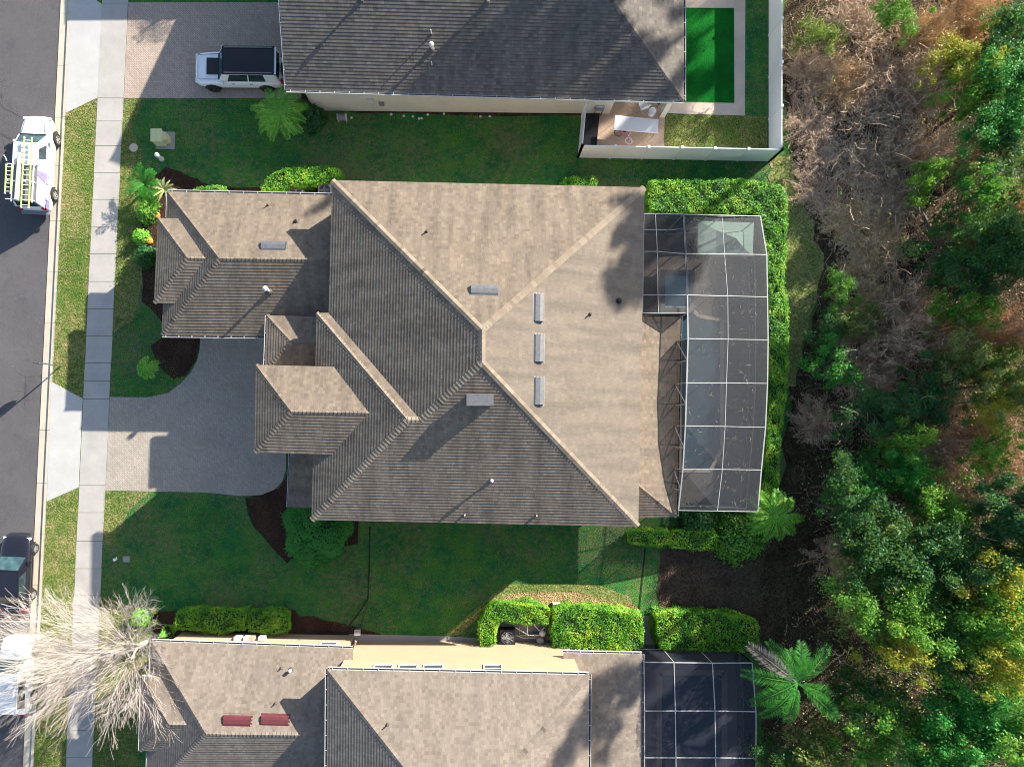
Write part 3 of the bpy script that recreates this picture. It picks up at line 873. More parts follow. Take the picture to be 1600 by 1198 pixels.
b = MB(); eave_trim(b, [nw, ne, se3, sw3], M['fascia']); b.build('fascia', r3)
gutter(r3, [nw, ne], outward=Vector((0, 1, 0))); gutter(r3, [nw, W(234.5, 1056, z3)], outward=Vector((-1, 0, 0)), w=.08); gutter(r3, [W(231, 1175, z3), sw3], outward=Vector((-1, 0, 0)), w=.08)
rbay, _, cbay = hip_wing(H3, 'roof', [(221.5, 1057), (300, 1058), (300, 1174), (218.5, 1172)], 3.55, [(264, 1131), (310, 1132)], 4.5, None, M['shingle_pale'], wall=M['stucco'], label='small bay roof at the front')
gutter(rbay, [cbay[0], cbay[3]], outward=Vector((-1, 0, 0)), w=.08); gutter(rbay, [W(236, 1057, 3.55), cbay[0]], outward=Vector((0, 1, 0)), w=.07)
# two storey block
z4 = 6.0
tnw, tne = W(512, 1046, z4), W(920, 1054, z4)
wd = (tne.x - tnw.x) / 2; zr4 = z4 + wd * .44
depth = 18
tsw, tse = Vector((tnw.x - .1, tnw.y - depth, z4)), Vector((tne.x - .1, tne.y - depth, z4))
t1, t2 = Vector(((tnw.x + tne.x) / 2, tnw.y - wd, zr4)), Vector(((tnw.x + tne.x) / 2, tnw.y - depth + wd, zr4))
b = MB()
PL['s2N'] = roof_face(b, [tne, tnw, t1], M['shingle_pale'])
roof_face(b, [tnw, tsw, t2, t1], M['shingle_pale']); roof_face(b, [tse, tne, t1, t2], M['shingle_pale']); roof_face(b, [tsw, tse, t2], M['shingle_pale'])
r4 = b.build('roof', H3); r4['label'] = 'tall two storey roof'
b = MB()
for a, c in ((tnw, t1), (tne, t1), (tsw, t2), (tse, t2), (t1, t2)): ridge_caps(b, a, c, M['shingle_pale'])
b.build('ridge_cap', r4)
b = MB(); eave_trim(b, [tnw, tne, tse, tsw], M['gutter']); b.build('fascia', r4)
gutter(r4, [tnw, tne], outward=Vector((0, 1, 0))); gutter(r4, [tnw, tsw], outward=Vector((-1, 0, 0))); gutter(r4, [tne, tse], outward=Vector((1, 0, 0)))
yN = W(0, 1001).y
b = MB()
b.prism([(tnw.x + .4, yN), (tne.x - .4, yN), (tne.x - .5, tse.y + .4), (tnw.x + .3, tse.y + .4)], 0, z4 - .1, M['stucco'], top=False)
b.build('wall', H3)
b = MB()
b.prism([(nw.x + .45, W(0, 987).y), (tnw.x + .3, W(0, 992).y), (tnw.x + .3, ybk + .4), (sw3.x + .45, ybk + .4)], 0, z3 - .1, M['stucco'], top=False)
b.build('wall', H3)
for xa_, xb_ in ((583, 612), (622, 651), (661, 691), (756, 784)):
    k = (1 - 5.0 / CAMH) / PPM
    win(H3, ((xa_ - NX) * k, yN), ((xb_ - NX) * k, yN), 4.35, 5.45, (0, 1, 0), M['white'], M['glass'])
win(H3, (W(500, 0, 2).x, W(0, 990.5).y), (W(526, 0, 2).x, W(0, 990.5).y), 1.6, 2.7, (0, 1, 0), M['white'], M['glass'])
b = MB(); y_ = W(0, 989).y
for x_ in (384, 397, 405, 420): b.box((W(x_, 0).x, y_ + .12, 1.3), (random.uniform(.25, .45), .22, .5), M['pvc'] if x_ != 405 else M['stucco'])
b.build('electric_meter', H3)
b = MB(); xd = tnw.x + .9; 
b.tube([(W(556, 0, z3).x, W(0, 1000, z3).y, z3 + .1), (W(561, 0).x, W(0, 998).y, 2.6), (W(561, 0).x, W(0, 992).y, .2)], .05, M['fascia'], 6); b.build('downspout', H3)
for x in (371, 430): roof_vent(r3, x, 1124, PL['s1N'], 1.5, M['redmetal'])
pipe(r3, 455, 1045, PL['s1N'], .3, .05, cap=True); pipe(r3, 440, 1043, PL['s1N'], .2, .035, M['lead']); pipe(r3, 431, 1098, PL['s1N'], .22, .035, M['lead'])
pipe(r4, 606, 1131, PL['s2N'], .28, .035, M['lead'])
# low rear roof
z5 = 3.2
lnw, lne = W(880, 1019.5, z5), W(1003, 1022, z5)
b = MB()
hz = Vector((lne.x - 5.0, lne.y - 5.0, z5 + 5 * .3)); hz2 = Vector((hz.x, lne.y - 16, hz.z))
roof_face(b, [lne, lnw, Vector((lnw.x, hz.y, hz.z)), hz], M['shingle_pale'])
roof_face(b, [Vector((lne.x, lne.y - 16, z5)), lne, hz, hz2], M['shingle_pale'])
r5 = b.build('roof', H3); r5['label'] = 'low rear roof beside the pool cage'
gutter(r5, [lnw, lne], outward=Vector((0, 1, 0))); gutter(r5, [lne, Vector((lne.x, lne.y - 16, z5))], outward=Vector((1, 0, 0)))
b = MB(); b.prism([(tne.x - .5, lne.y - .4), (lne.x - .4, lne.y - .4), (lne.x - .4, lne.y - 16), (tne.x - .5, lne.y - 16)], 0, z5 - .05, M['stucco'], top=False); b.build('wall', H3)
b = MB(); b.tube([W(893, 1022, z5), W(899, 1020, 2.6), W(899, 1008, .2)], .045, M['fascia'], 6); b.build('downspout', H3)

# ------------------------------------------------------------------ pool cages
def panel(b, pts, mat): b.face(pts, mat)
cage = thing('screen_enclosure', 'white framed screened pool cage behind the middle house', 'pool cage', W(1120, 570))
zw, ze = 4.1, 2.75
Wx = [(1068, 335), (1071.5, 397), (1074, 461), (1075, 529), (1073, 598), (1071, 665), (1067, 733), (1060, 797)]
Mx = [(1128, 336.5), (1132, 397), (1137, 462.5), (1137.5, 530), (1135, 598), (1132.8, 666), (1128.5, 733), (1120.8, 798)]
Ex = [(1188, 338), (1198, 398), (1199, 464), (1200, 531), (1199, 599), (1196, 667.5), (1189.5, 734), (1184, 799)]
zwf = [4.1, 4.1, 4.1, 4.2, 4.25, 4.15, 3.8, 3.25]
Tw = [W(*p, z) for p, z in zip(Wx, zwf)]; Tm = [W(*p, 3.3) for p in Mx]; Te = [W(*p, ze) for p in Ex]
Nw = [W(1006, 334, zw), W(1004, 393, zw), W(1004, 461, zw), W(1004, 489, zw)]
Nm = [W(1024, 334, zw), W(1027, 393, zw), W(1028, 461, zw), W(1029, 489, zw)]
Nt = Tw[:3] + [W(1074.5, 489, zw)]
b = MB(); s = MB(); BW, BH = .036, .045
def beam(a, c, w=BW): b.bar(a, c, w, BH, M['alum'])
for i in range(8):
    beam(Tw[i], Tm[i]); beam(Tm[i], Te[i])
    if i < 7:
        beam(Tw[i], Tw[i + 1], .07); beam(Tm[i], Tm[i + 1]); beam(Te[i], Te[i + 1], .07)
        s.face([Tw[i], Tm[i], Tm[i + 1], Tw[i + 1]], M['screen']); s.face([Tm[i], Te[i], Te[i + 1], Tm[i + 1]], M['screen'])
for i in range(4):
    beam(Nw[i], Nm[i]); beam(Nm[i], Nt[i])
    if i < 3:
        beam(Nm[i], Nm[i + 1]); beam(Nt[i], Nt[i + 1])
        s.face([Nw[i], Nm[i], Nm[i + 1], Nw[i + 1]], M['screen']); s.face([Nm[i], Nt[i], Nt[i + 1], Nm[i + 1]], M['screen'])
beam(Nt[0], Te[0]); beam(Nw[0], Nw[3])
def wall_screen(P, posts=True, z0=0.0, rail=1.0):
    for i, p in enumerate(P):
        g = Vector((p.x, p.y, z0))
        b.bar(g, p, .05, .05, M['alum'])
        if i < len(P) - 1:
            q = P[i + 1]; h = Vector((q.x, q.y, z0))
            b.bar(g + Vector((0, 0, .04)), h + Vector((0, 0, .04)), .05, .05, M['alum'])
            b.bar(g + Vector((0, 0, rail)), h + Vector((0, 0, rail)), .05, .05, M['alum'])
            s.face([g, h, q, p], M['screen'])
wall_screen(Te)
wall_screen([Nw[0], Nt[0], Tm[0], Te[0]])
wall_screen([Tw[7], Tm[7], Te[7]])
# riser between the lanai gutter and the cage top, with braces
for i in range(3, 7):
    a, c = Tw[i], Tw[i + 1]
    ga, gc = Vector((a.x - .3, a.y, zl)), Vector((c.x - .3, c.y, zl))
    b.bar(ga, a, .05, .05, M['alum']); b.bar(ga, (a + c) / 2, .05, .05, M['alum'])
    b.bar((ga + gc) / 2, (a + c) / 2, .05, .05, M['alum'])
    s.face([ga, gc, c, a], M['screen_dark'])
a, c = Nw[3], Nt[3]
s.face([Vector((a.x, a.y, zl)), Vector((c.x, c.y, zl)), c, a], M['screen_dark']); b.bar(Vector((c.x, c.y, zl)), c, .05, .05, M['alum'])
b.bar(Vector((a.x, a.y, zl + .5)), c, .05, .05, M['alum'])
b.build('frame', cage); s.build('screen', cage)
dk = [(990, 352), (1170, 354), (1181, 400), (1182, 470), (1182, 600), (1179, 670), (1172, 740), (1168, 786), (990, 786)]
sheet('pool_deck', [(x, y) for x, y in dk], .03, M['deck'])
b = MB()
pw = [(1073, 462), (1080, 482), (1092, 494), (1128, 500), (1128, 700), (1110, 735), (1062, 735), (1062, 500)]
P = [W(x, y, .035) for x, y in pw]
b.face(P[::-1] if True else P, M['pool'])
for i in range(len(P)):
    b.bar(P[i] + Vector((0, 0, .0)), P[(i + 1) % len(P)], .22, .05, M['coping'])
tag(b.build('swimming_pool'), 'slate blue swimming pool under the screened cage of the middle house', 'pool')
b = MB(); S4 = [W(1029, 424), W(1082, 424), W(1082, 490), (W(1029, 490))]
b.prism(inset(S4, 0), .03, .42, M['coping'], top=False)
inn = inset(S4, .3)
zt = .42
O4 = [Vector((p.x, p.y)) for p in inset(S4, 0)]
for i in range(4):
    j = (i + 1) % 4
    b.face([(O4[i].x, O4[i].y, zt), (O4[j].x, O4[j].y, zt), (inn[j].x, inn[j].y, zt), (inn[i].x, inn[i].y, zt)], M['pad'])
b.face([(p.x, p.y, .34) for p in inn], M['spa'])
tag(b.build('hot_tub'), 'raised square hot tub with pale blue water in the pool cage', 'hot tub')
# canopy
t = thing('gazebo', 'pale green pyramid canopy standing inside the middle pool cage', 'gazebo', W(1134, 372))
b = MB(); zc = 2.1
C4 = [W(1091, 345, zc), W(1178, 348, zc), W(1176, 400, zc), W(1091, 398, zc)]; ap = W(1150, 372, 2.65)
for i in range(4):
    j = (i + 1) % 4; m1 = (C4[i] + C4[j]) / 2
    k1 = (C4[i] + ap) / 2 - Vector((0, 0, .12)); k2 = (C4[j] + ap) / 2 - Vector((0, 0, .12))
    b.face([C4[i], C4[j], k2, k1], M['canopy']); b.face([k1, k2, ap], M['canopy'])
    b.face([C4[i] - Vector((0, 0, .22)), C4[j] - Vector((0, 0, .22)), C4[j], C4[i]], M['canopy'])
b.build('canopy', t)
for p in C4:
    b = MB(); b.bar((p.x * .995, p.y, .03), (p.x * .995, p.y, zc - .02), .06, .06, M['steel']); b.build('post', t)
# debris caught on the screens
n = 1000
ii = RNG.integers(0, 7, n); a = RNG.random(n); r_ = RNG.random(n); side = RNG.random(n) < .45
C = np.zeros((n, 3))
for j in range(n):
    i = ii[j]
    L = (Tw if side[j] else Tm)[i], (Tw if side[j] else Tm)[i + 1]; Rr = (Tm if side[j] else Te)[i], (Tm if side[j] else Te)[i + 1]
    aa = a[j]; bb = r_[j]
    C[j] = (L[0].lerp(L[1], aa)).lerp(Rr[0].lerp(Rr[1], aa), bb * (1 if side[j] else .7)) + Vector((0, 0, .03))
keep = RNG.random(n) < np.clip(.25 + .9 * np.sin(C[:, 1] * 1.7 + C[:, 0]) ** 2, 0, 1) 
C = C[keep]
nn = len(C); D_ = RNG.normal(size=(nn, 3)) * [1, 1, .05]; Q, _, _ = strips(C, D_, RNG.uniform(.08, .36, nn), RNG.uniform(.006, .014, nn), 1.0, RNG, 3)
Q[:, :, 2] = np.maximum(Q[:, :, 2], np.repeat(np.tile(C[:, 2], 3)[:, None], 4, 1))
tag(quadmesh('leaf_debris', Q, M['debris']), 'pale dead leaves and twigs scattered over the mesh top of the pool cage', 'leaf litter', kind='stuff')

cage2 = thing('screen_enclosure', 'dark screened pool cage behind the bottom house, at the bottom edge', 'pool cage', W(1090, 1110))
b = MB(); s = MB()
zc2 = 3.3
X2 = [1006, 1053, 1115, 1178]; 
Tn = [W(1006, 1034, zc2), W(1053, 1034.5, zc2), W(1113, 1035.5, zc2), W(1175, 1035, zc2 - .4)]
rows = [Tn]
for k_, yy in enumerate((1110, 1183, 1256, 1330)):
    rows.append([W(1007, yy, zc2), W(1055 + k_, yy, zc2), W(1117 + k_, yy, zc2), W(1181, yy + 1, zc2 - .4)])
for r_i, R in enumerate(rows):
    for i in range(3):
        b.bar(R[i], R[i + 1], .05, .06, M['alum'])
        if r_i < len(rows) - 1: s.face([R[i], R[i + 1], rows[r_i + 1][i + 1], rows[r_i + 1][i]], M['screen_dark'])
    if r_i < len(rows) - 1:
        for i in range(4): b.bar(R[i], rows[r_i + 1][i], .05, .06, M['alum'])
def wall2(P):
    for i, p in enumerate(P):
        g = Vector((p.x, p.y, 0)); b.bar(g, p, .05, .05, M['alum'])
        if i < len(P) - 1:
            q = P[i + 1]; s.face([g, Vector((q.x, q.y, 0)), q, p], M['screen_dark'])
            b.bar(Vector((p.x, p.y, 1)), Vector((q.x, q.y, 1)), .05, .05, M['alum'])
wall2(Tn); wall2([r[3] for r in rows])
b.build('frame', cage2); s.build('screen', cage2)
sheet('pool_deck', [(1003, 1016), (1160, 1016), (1160, 1400), (1003, 1400)], .03, M['pad'])
b = MB(); b.face([W(1030, 1300, .04), W(1132, 1300, .04), W(1132, 1050, .04), W(1030, 1050, .04)], M['pool'])
for q in ((1030, 1050, 1132, 1050), (1132, 1050, 1132, 1300), (1030, 1050, 1030, 1300)): b.bar(W(q[0], q[1], .045), W(q[2], q[3], .045), .35, .05, M['coping'])
tag(b.build('swimming_pool'), 'dark pool under the screened cage at the bottom edge', 'pool')

# ------------------------------------------------------------------ north back yard: fence, turf, patio
fz = 1.85
def fence_run(root, a, c, n, rail=M['white']):
    a, c = Vector((a.x, a.y, 0)), Vector((c.x, c.y, 0)); d = (c - a); L = d.length; u = d.normalized(); s = Vector((-u.y, u.x, 0))
    for i in range(n):
        p, q = a + d * (i / n), a + d * ((i + 1) / n)
        b = MB()
        m = int((q - p).length / .15)
        for j in range(m):
            p0 = p + (q - p) * ((j + .04) / m); p1 = p + (q - p) * ((j + .96) / m)
            b.bar(p0 + Vector((0, 0, fz / 2)), p1 + Vector((0, 0, fz / 2)), .022, fz - .2, M['white'])
        b.bar(p + Vector((0, 0, fz - .07)), q + Vector((0, 0, fz - .07)), .05, .1, rail); b.bar(p + Vector((0, 0, .08)), q + Vector((0, 0, .08)), .05, .12, rail)
        b.build('fence_panel', root)
    for i in range(n + 1):
        p = a + d * (i / n); b = MB(); b.box(p + Vector((0, 0, fz / 2)), (.12, .12, fz), M['white']); b.box(p + Vector((0, 0, fz + .015)), (.155, .155, .04), M['white'])
        b.build('post', root)
F = thing('fence', 'white vinyl privacy fence around the back yard of the top house', 'fence', W(1200, 252))
c1, c2, c3 = W(903, 246), W(1201.5, 252), W(1201.5, -140)
fence_run(F, W(909, 183), c1, 1)
fence_run(F, c1, c2, 6); fence_run(F, c2, c3, 6)
b = MB()
sheet('walkway', [(1068, -120), (1165, -120), (1164, 181), (1035, 177), (1035, 160), (1068, 160)], .012, M['coping'])
sheet('turf_patch', [(1040, 12), (1147, 13), (1147.5, 161), (1040, 158)], .03, M['turf'])
sheet('patio', [(914, 150), (1040, 150), (1037, 238), (909, 236)], .015, M['patio'])
sheet('lawn_patch', [(1037, 178), (1199, 182), (1199, 250), (1036, 247)], .008, M['grass_dry'])
t = thing('folding_table', 'long white covered table standing on the fenced patio', 'table', W(995, 200))
b = MB(); T4 = [W(961, 180, .78), W(1029, 187, .78), W(1028, 208, .78), W(960, 203, .78)]
b.prism(T4, .74, .78, M['tablewhite'], bottom=True); b.build('table_top', t)
for p in (T4[0], T4[1], T4[2], T4[3]):
    cc = sum((q for q in T4), Vector()) / 4; g = p.lerp(cc, .12); b = MB(); b.bar((g.x, g.y, .015), (g.x, g.y, .74), .03, .03, M['steel']); b.build('leg', t)
b = MB(); p0, p1, p2, p3 = W(914, 178, .02), W(937, 177, .02), W(932, 229, .02), W(910, 228, .02)
b.prism([p0, p1, p2, p3], .016, .06, M['roofblack']); o = b.build('ground_mat', None, bevel=.02); tag(o, 'black mat lying along the west side of the patio fence', 'mat')
t = thing('gas_grill', 'small grey barbecue grill beside the black patio mat', 'grill', W(933, 176))
b = MB(); p = W(933, 176); b.box(p + Vector((0, 0, .82)), (.55, .45, .2), M['grey']); b.build('cook_box', t)
b = MB(); b.tube([p + Vector((-.27, 0, .96)), p + Vector((.27, 0, .96))], .2, M['steel'], 12); b.build('lid', t)
b = MB()
for dx in (-.22, .22):
    for dy in (-.18, .18): b.bar(p + Vector((dx, dy, .015)), p + Vector((dx, dy, .72)), .04, .04, M['black'])
b.build('cart_frame', t)
b = MB(); p = W(918, 168); b.box(p + Vector((.2, 0, .5)), (.9, .5, .96), M['pvc']); b.box(p + Vector((.2, 0, 1.0)), (.98, .56, .05), M['gutter'])
tag(b.build('storage_box', None, bevel=.02), 'pale storage box between the cream wall and the patio fence', 'storage box')
def chair(x, y, rot, label, seatm, framem):
    t = thing('patio_chair', label, 'chair', W(x, y, .015), rot)
    b = MB(); b.box((0, 0, .42), (.5, .5, .05), seatm); local(b, 'seat', t, bevel=.02)
    b = MB(); b.box((-.25, 0, .72), (.05, .5, .55), seatm, Matrix.Rotation(-.2, 3, 'Y')); local(b, 'backrest', t, bevel=.02)
    for sx in (-.2, .2):
        for sy in (-.21, .21):
            b = MB(); b.bar((sx, sy, 0), (sx, sy, .4), .035, .035, framem); local(b, 'leg', t)
    return t
chair(1003, 170, 1.9, 'white patio chair against the house end of the patio', M['tablewhite'], M['alum'])
chair(1026, 160, -.6, 'dark patio chair beside the round white stool', M['black'], M['black'])
b = MB(); b.lathe(W(1017, 178), [(0, .42), (.22, .42), (.24, .4), (.22, .38), (.06, .36), (.05, .05), (.2, .02), (.2, 0)], M['tablewhite'], 18); tag(b.build('round_stool', None, smooth=True), 'small round white stool near the cream column', 'stool')
# little bicycle
t = thing('childrens_bicycle', 'small pink bicycle lying on the patio near the fence', 'bicycle', W(974, 214))
p = W(974, 214, .3)
def ring(b, c, r, rad, mat, ax1, ax2, seg=18):
    pts = [c + (ax1 * math.cos(2 * math.pi * i / seg) + ax2 * math.sin(2 * math.pi * i / seg)) * r for i in range(seg + 1)]
    b.tube(pts, rad, mat, 5, cap=False)
ux, uy = Vector((.8, -.55, .0)).normalized(), Vector((.2, .3, .8)).normalized()
for s_, m_ in ((-.42, 'wheel'), (.42, 'wheel')):
    b = MB(); c = p + ux * s_ + Vector((0, 0, -.03)); ring(b, c, .22, .02, M['tablewhite'] if s_ > 0 else M['black'], ux, uy)
    for k_ in range(6): b.tube([c, c + (ux * math.cos(k_) + uy * math.sin(k_)) * .21], .005, M['steel'], 4)
    b.build('wheel', t)
b = MB(); b.tube([p - ux * .42, p + uy * .3 - ux * .1, p + ux * .25 + uy * .3, p + ux * .42], .025, M['pink'], 6); b.tube([p - ux * .1 + uy * .3, p - uy * .02, p + ux * .25 + uy * .3], .02, M['pink'], 6); b.build('frame', t)
b = MB(); c = p + ux * .25 + uy * .42; w_ = ux.cross(uy); b.tube([c - w_ * .22, c, c + w_ * .22], .015, M['tablewhite'], 6); b.tube([c, p + ux * .25 + uy * .3], .015, M['steel'], 6); b.build('handlebar', t)
b = MB(); b.box(p - ux * .12 + uy * .38, (.2, .1, .05), M['black']); b.build('saddle', t)

# ------------------------------------------------------------------ yard equipment
def ac_unit(x, y, label, s=.8, top=M['pvc'], h=.75):
    t = thing('air_conditioner', label, 'air conditioner', W(x, y), 0, 'air conditioners')
    b = MB(); b.box((0, 0, h / 2), (s, s, h - .1), top); local(b, 'cabinet', t, bevel=.03)
    for i in range(10):
        pass
    b = MB(); b.lathe((0, 0, h - .045), [(s * .44, 0), (s * .44, .03), (s * .4, .035), (s * .4, 0)], M['black'], 24)
    for i in range(6):
        b.tube([Vector((math.cos(i * math.pi / 6) * s * .42, math.sin(i * math.pi / 6) * s * .42, h + .0)), Vector((-math.cos(i * math.pi / 6) * s * .42, -math.sin(i * math.pi / 6) * s * .42, h + .0))], .006, M['steel'], 4)
    for r in (.12, .22, .32): ring(b, Vector((0, 0, h + .002)), r * s / .8, .006, M['steel'], Vector((1, 0, 0)), Vector((0, 1, 0)))
    local(b, 'fan_guard', t)
    b = MB(); b.lathe((0, 0, h - .05), [(0, .002), (s * .38, .002)], M['black'], 20)
    for i in range(4):
        R = Matrix.Rotation(i * math.pi / 2, 3, 'Z') @ Matrix.Rotation(.35, 3, 'X')
        b.box(Matrix.Rotation(i * math.pi / 2, 3, 'Z') @ Vector((s * .2, 0, h - .03)), (s * .3, s * .18, .01), M['grey'], R)
    local(b, 'fan', t)
    return t
ac_unit(467, 302, 'air conditioner by the garage wall, left of the other', .8)
ac_unit(511, 303, 'air conditioner beside the corner of the main roof', .8)
ac_unit(792, 990, 'black round fanned pool heater behind the clipped hedge', .95, M['black'], .8)
t = thing('pool_pump', 'grey pool pump and filter with white pipes beside the pool heater', 'pool pump', W(832, 988))
b = MB(); p = W(836, 990); b.tube([p + Vector((-.25, 0, .3)), p + Vector((.35, 0, .3))], .13, M['grey'], 12); b.build('motor', t)
b = MB(); b.lathe(W(843, 996), [(0, .75), (.2, .72), (.24, .6), (.24, 0)], M['pad'], 18); b.build('filter', t, smooth=True)
b = MB(); b.lathe(W(846, 984), [(0, .8), (.18, .78), (.2, .6), (.2, .3), (.2, 0)], M['pvc'], 16); b.build('filter', t, smooth=True)
b = MB()
q = lambda x, y, z: W(x, y, z)
for pts in ([(806, 980, .1), (806, 980, .7), (826, 992, .7), (846, 992, .7)], [(812, 978, .2), (812, 992, .2), (850, 993, .35)], [(824, 972, .1), (824, 978, .9), (824, 988, .9), (824, 992, .3)], [(835, 972, .1), (835, 976, .8), (842, 984, .8)], [(852, 975, .1), (850, 980, .7), (846, 984, .75)], [(806, 992, .3), (818, 996, .3), (843, 996, .3)]):
    b.tube([q(*p) for p in pts], .035, M['pvc'], 8)
b.build('piping', t)
t = thing('utility_box', 'pale yellow electrical transformer cabinet on the top lawn', 'utility box', W(258, 225))
b = MB(); b.prism([W(244, 206), W(274, 207), W(273, 234), W(244, 233)], -.02, .07, M['pad']); b.build('pad', t)
b = MB()
x0, x1 = W(246, 0).x, W(268, 0).x; y0, y1 = W(0, 229).y, W(0, 211).y
b.prism([(x0, y0), (x1 - .25, y0), (x1 - .25, y1), (x0, y1)], .07, .82, M['boxgreen'])
b.prism([(x1 - .25, y0 + .1), (x1 - .02, y0 + .16), (x1 - .02, y1 - .16), (x1 - .25, y1 - .1)], .07, .7, M['boxgreen'])
b.build('cabinet', t, bevel=.03)
b = MB(); b.box(((x0 + x1 - .25) / 2, (y0 + y1) / 2, .845), (x1 - x0 - .2, y1 - y0 + .06, .04), M['boxgreen']); b.box(((x0 + x1 - .25) / 2, (y0 + y1) / 2, .87), (.03, y1 - y0, .02), M['boxgreen']); b.build('lid', t, bevel=.01)
t = thing('cable_pedestal', 'white cable pedestal on the lawn below the pale yellow cabinet', 'utility post', W(252, 250))
b = MB(); b.lathe(W(253, 249), [(.16, 0), (.16, .1), (.11, .14), (.11, .62)], M['pvc'], 14); b.build('post', t, smooth=True)
b = MB(); b.lathe(W(253, 249), [(.13, .6), (.14, .72), (.1, .8), (0, .83)], M['white'], 14); b.build('cap', t, smooth=True)
b = MB(); b.lathe(W(209, 231), [(0, .04), (.24, .04), (.27, .02), (.27, 0)], M['coping'], 20); tag(b.build('manhole_cover'), 'round pinkish concrete access cover on the lawn beside the sidewalk', 'manhole cover')
b = MB(); p = W(198, 873); b.box(p + Vector((0, 0, .04)), (.42, .36, .06), M['pad']); tag(b.build('meter_box', None, bevel=.01), 'square grey meter lid in the bottom front lawn', 'meter box')
b = MB(); b.lathe(W(182, 873), [(.07, 0), (.07, .2), (.1, .22), (.1, .26), (0, .27)], M['white'], 12); b.tube([W(182, 873, .2), W(182, 869, .2)], .03, M['white'], 8); tag(b.build('water_spigot'), 'small white water spigot beside the square meter lid', 'spigot')
def pumpkin(x, y, label, r=.2):
    t = thing('pumpkin', label, 'pumpkin', W(x, y), 0, 'pumpkins')
    b = MB(); b.lathe((0, 0, .02), [(.02, .0), (r * .7, .02), (r, r * .55), (r * .95, r), (r * .6, r * 1.35), (.03, r * 1.25)], M['pumpkin'], 40, squash=lambda a: 1 - .07 * abs(math.sin(a * 5)))
    local(b, 'body', t, smooth=True)
    b = MB(); b.tube([(0, 0, r * 1.2), (.02, .01, r * 1.6)], [.03, .02], M['bark'], 6); local(b, 'stem', t)
pumpkin(247, 338, 'orange pumpkin in the bed nearest the white gutter corner', .22)
pumpkin(236, 378, 'orange pumpkin in front of the small bay roof', .22)
# street sign
t = thing('street_sign', 'grey street sign on a post at the kerb beside the driveway apron', 'sign', W(95.5, 572))
p = W(95.5, 572)
b = MB(); b.bar(p, p + Vector((0, 0, 2.0)), .06, .06, M['signback']); b.build('post', t)
b = MB(); c = p + Vector((-.3, .03, 1.62)); pts = [c + Vector((math.cos(a) * .37, 0, math.sin(a) * .33)) for a in [math.pi / 8 + i * math.pi / 4 for i in range(8)]]
b.face([q + Vector((0, .02, 0)) for q in pts[::-1]], M['signback']); b.face([q - Vector((0, .02, 0)) for q in pts], M['signback'])
for i in range(8):
    j = (i + 1) % 8; b.face([pts[i] - Vector((0, .02, 0)), pts[j] - Vector((0, .02, 0)), pts[j] + Vector((0, .02, 0)), pts[i] + Vector((0, .02, 0))], M['signback'])
b.build('sign_plate', t)
# small things by the walls
b = MB(); p = W(564, 978); b.bar(p, p + Vector((0, 0, 1.1)), .14, .14, M['bark']); b.box(p + Vector((0, .0, 1.15)), (.3, .3, .3), M['grey']); b.box(p + Vector((0, 0, 1.32)), (.36, .36, .05), M['pad'])
tag(b.build('mailbox_post'), 'grey capped utility post beside the beige wall at the lawn edge', 'utility post')
t = thing('garden_cart', 'white garden hose reel in the planting bed under the cream wall', 'hose reel', W(536, 188))
b = MB(); p = W(536, 188)
for dx in (-.25, .25): b.bar(p + Vector((dx, 0, 0)), p + Vector((dx, 0, .6)), .05, .3, M['pvc'])
b.build('frame', t)
b = MB(); b.tube([p + Vector((-.22, 0, .4)), p + Vector((.22, 0, .4))], .2, M['grey'], 14); b.build('reel', t)
t = thing('planter_box', 'narrow planter between the clipped hedges at the bottom', 'planter', W(869, 950))
b = MB(); p = W(869, 950); b.box(p + Vector((0, 0, .25)), (.5, .8, .45), M['pvc']); b.box(p + Vector((0, 0, .49)), (.42, .72, .03), M['mulch']); b.build('box', t, bevel=.02)
# pavement bits
b = MB()
for i in range(14):
    x_ = random.uniform(500, 780); p = W(x_, random.uniform(178, 186)); b.lathe(p, [(0, .08), (.06, .06), (.09, 0)], M['pvc'], 7)
tag(b.build('bed_stones'), 'small pale stones along the foot of the cream wall', 'stones', kind='stuff')

# ------------------------------------------------------------------ vehicles (local frame: +x forward, +y left)
def body_loft(parent, st, mat, zb=.28, name='body'):
    b = MB(); rings = []
    for x, w, zd in st:
        half = [(w * .86, zb), (w * .97, zb + .1), (w, zb + (zd - zb) * .55), (w * .985, zd - .12), (w * .93, zd - .03), (w * .7, zd + .015), (w * .35, zd + .035), (0, zd + .042)]
        rings.append([(x, y, z) for y, z in half] + [(x, -y, z) for y, z in half[-2::-1]])
    n = len(rings[0]); base = 0
    for r in rings: b.v.extend(r)
    m = b.mid(mat)
    for i in range(len(rings) - 1):
        for j in range(n - 1):
            b.f.append((i * n + j, (i + 1) * n + j, (i + 1) * n + j + 1, i * n + j + 1)); b.mi.append(m); b.uv.extend([(0, 0)] * 4)
    for i, rev in ((0, 0), (len(rings) - 1, 1)):
        ids = [i * n + j for j in range(n)]
        b.f.append(tuple(ids[::-1] if rev else ids)); b.mi.append(m); b.uv.extend([(0, 0)] * n)
    return local(b, name, parent, smooth=True, subsurf=1)

def bil(q, s, t):
    return (q[0] * (1 - s) + q[1] * s) * (1 - t) + (q[3] * (1 - s) + q[2] * s) * t

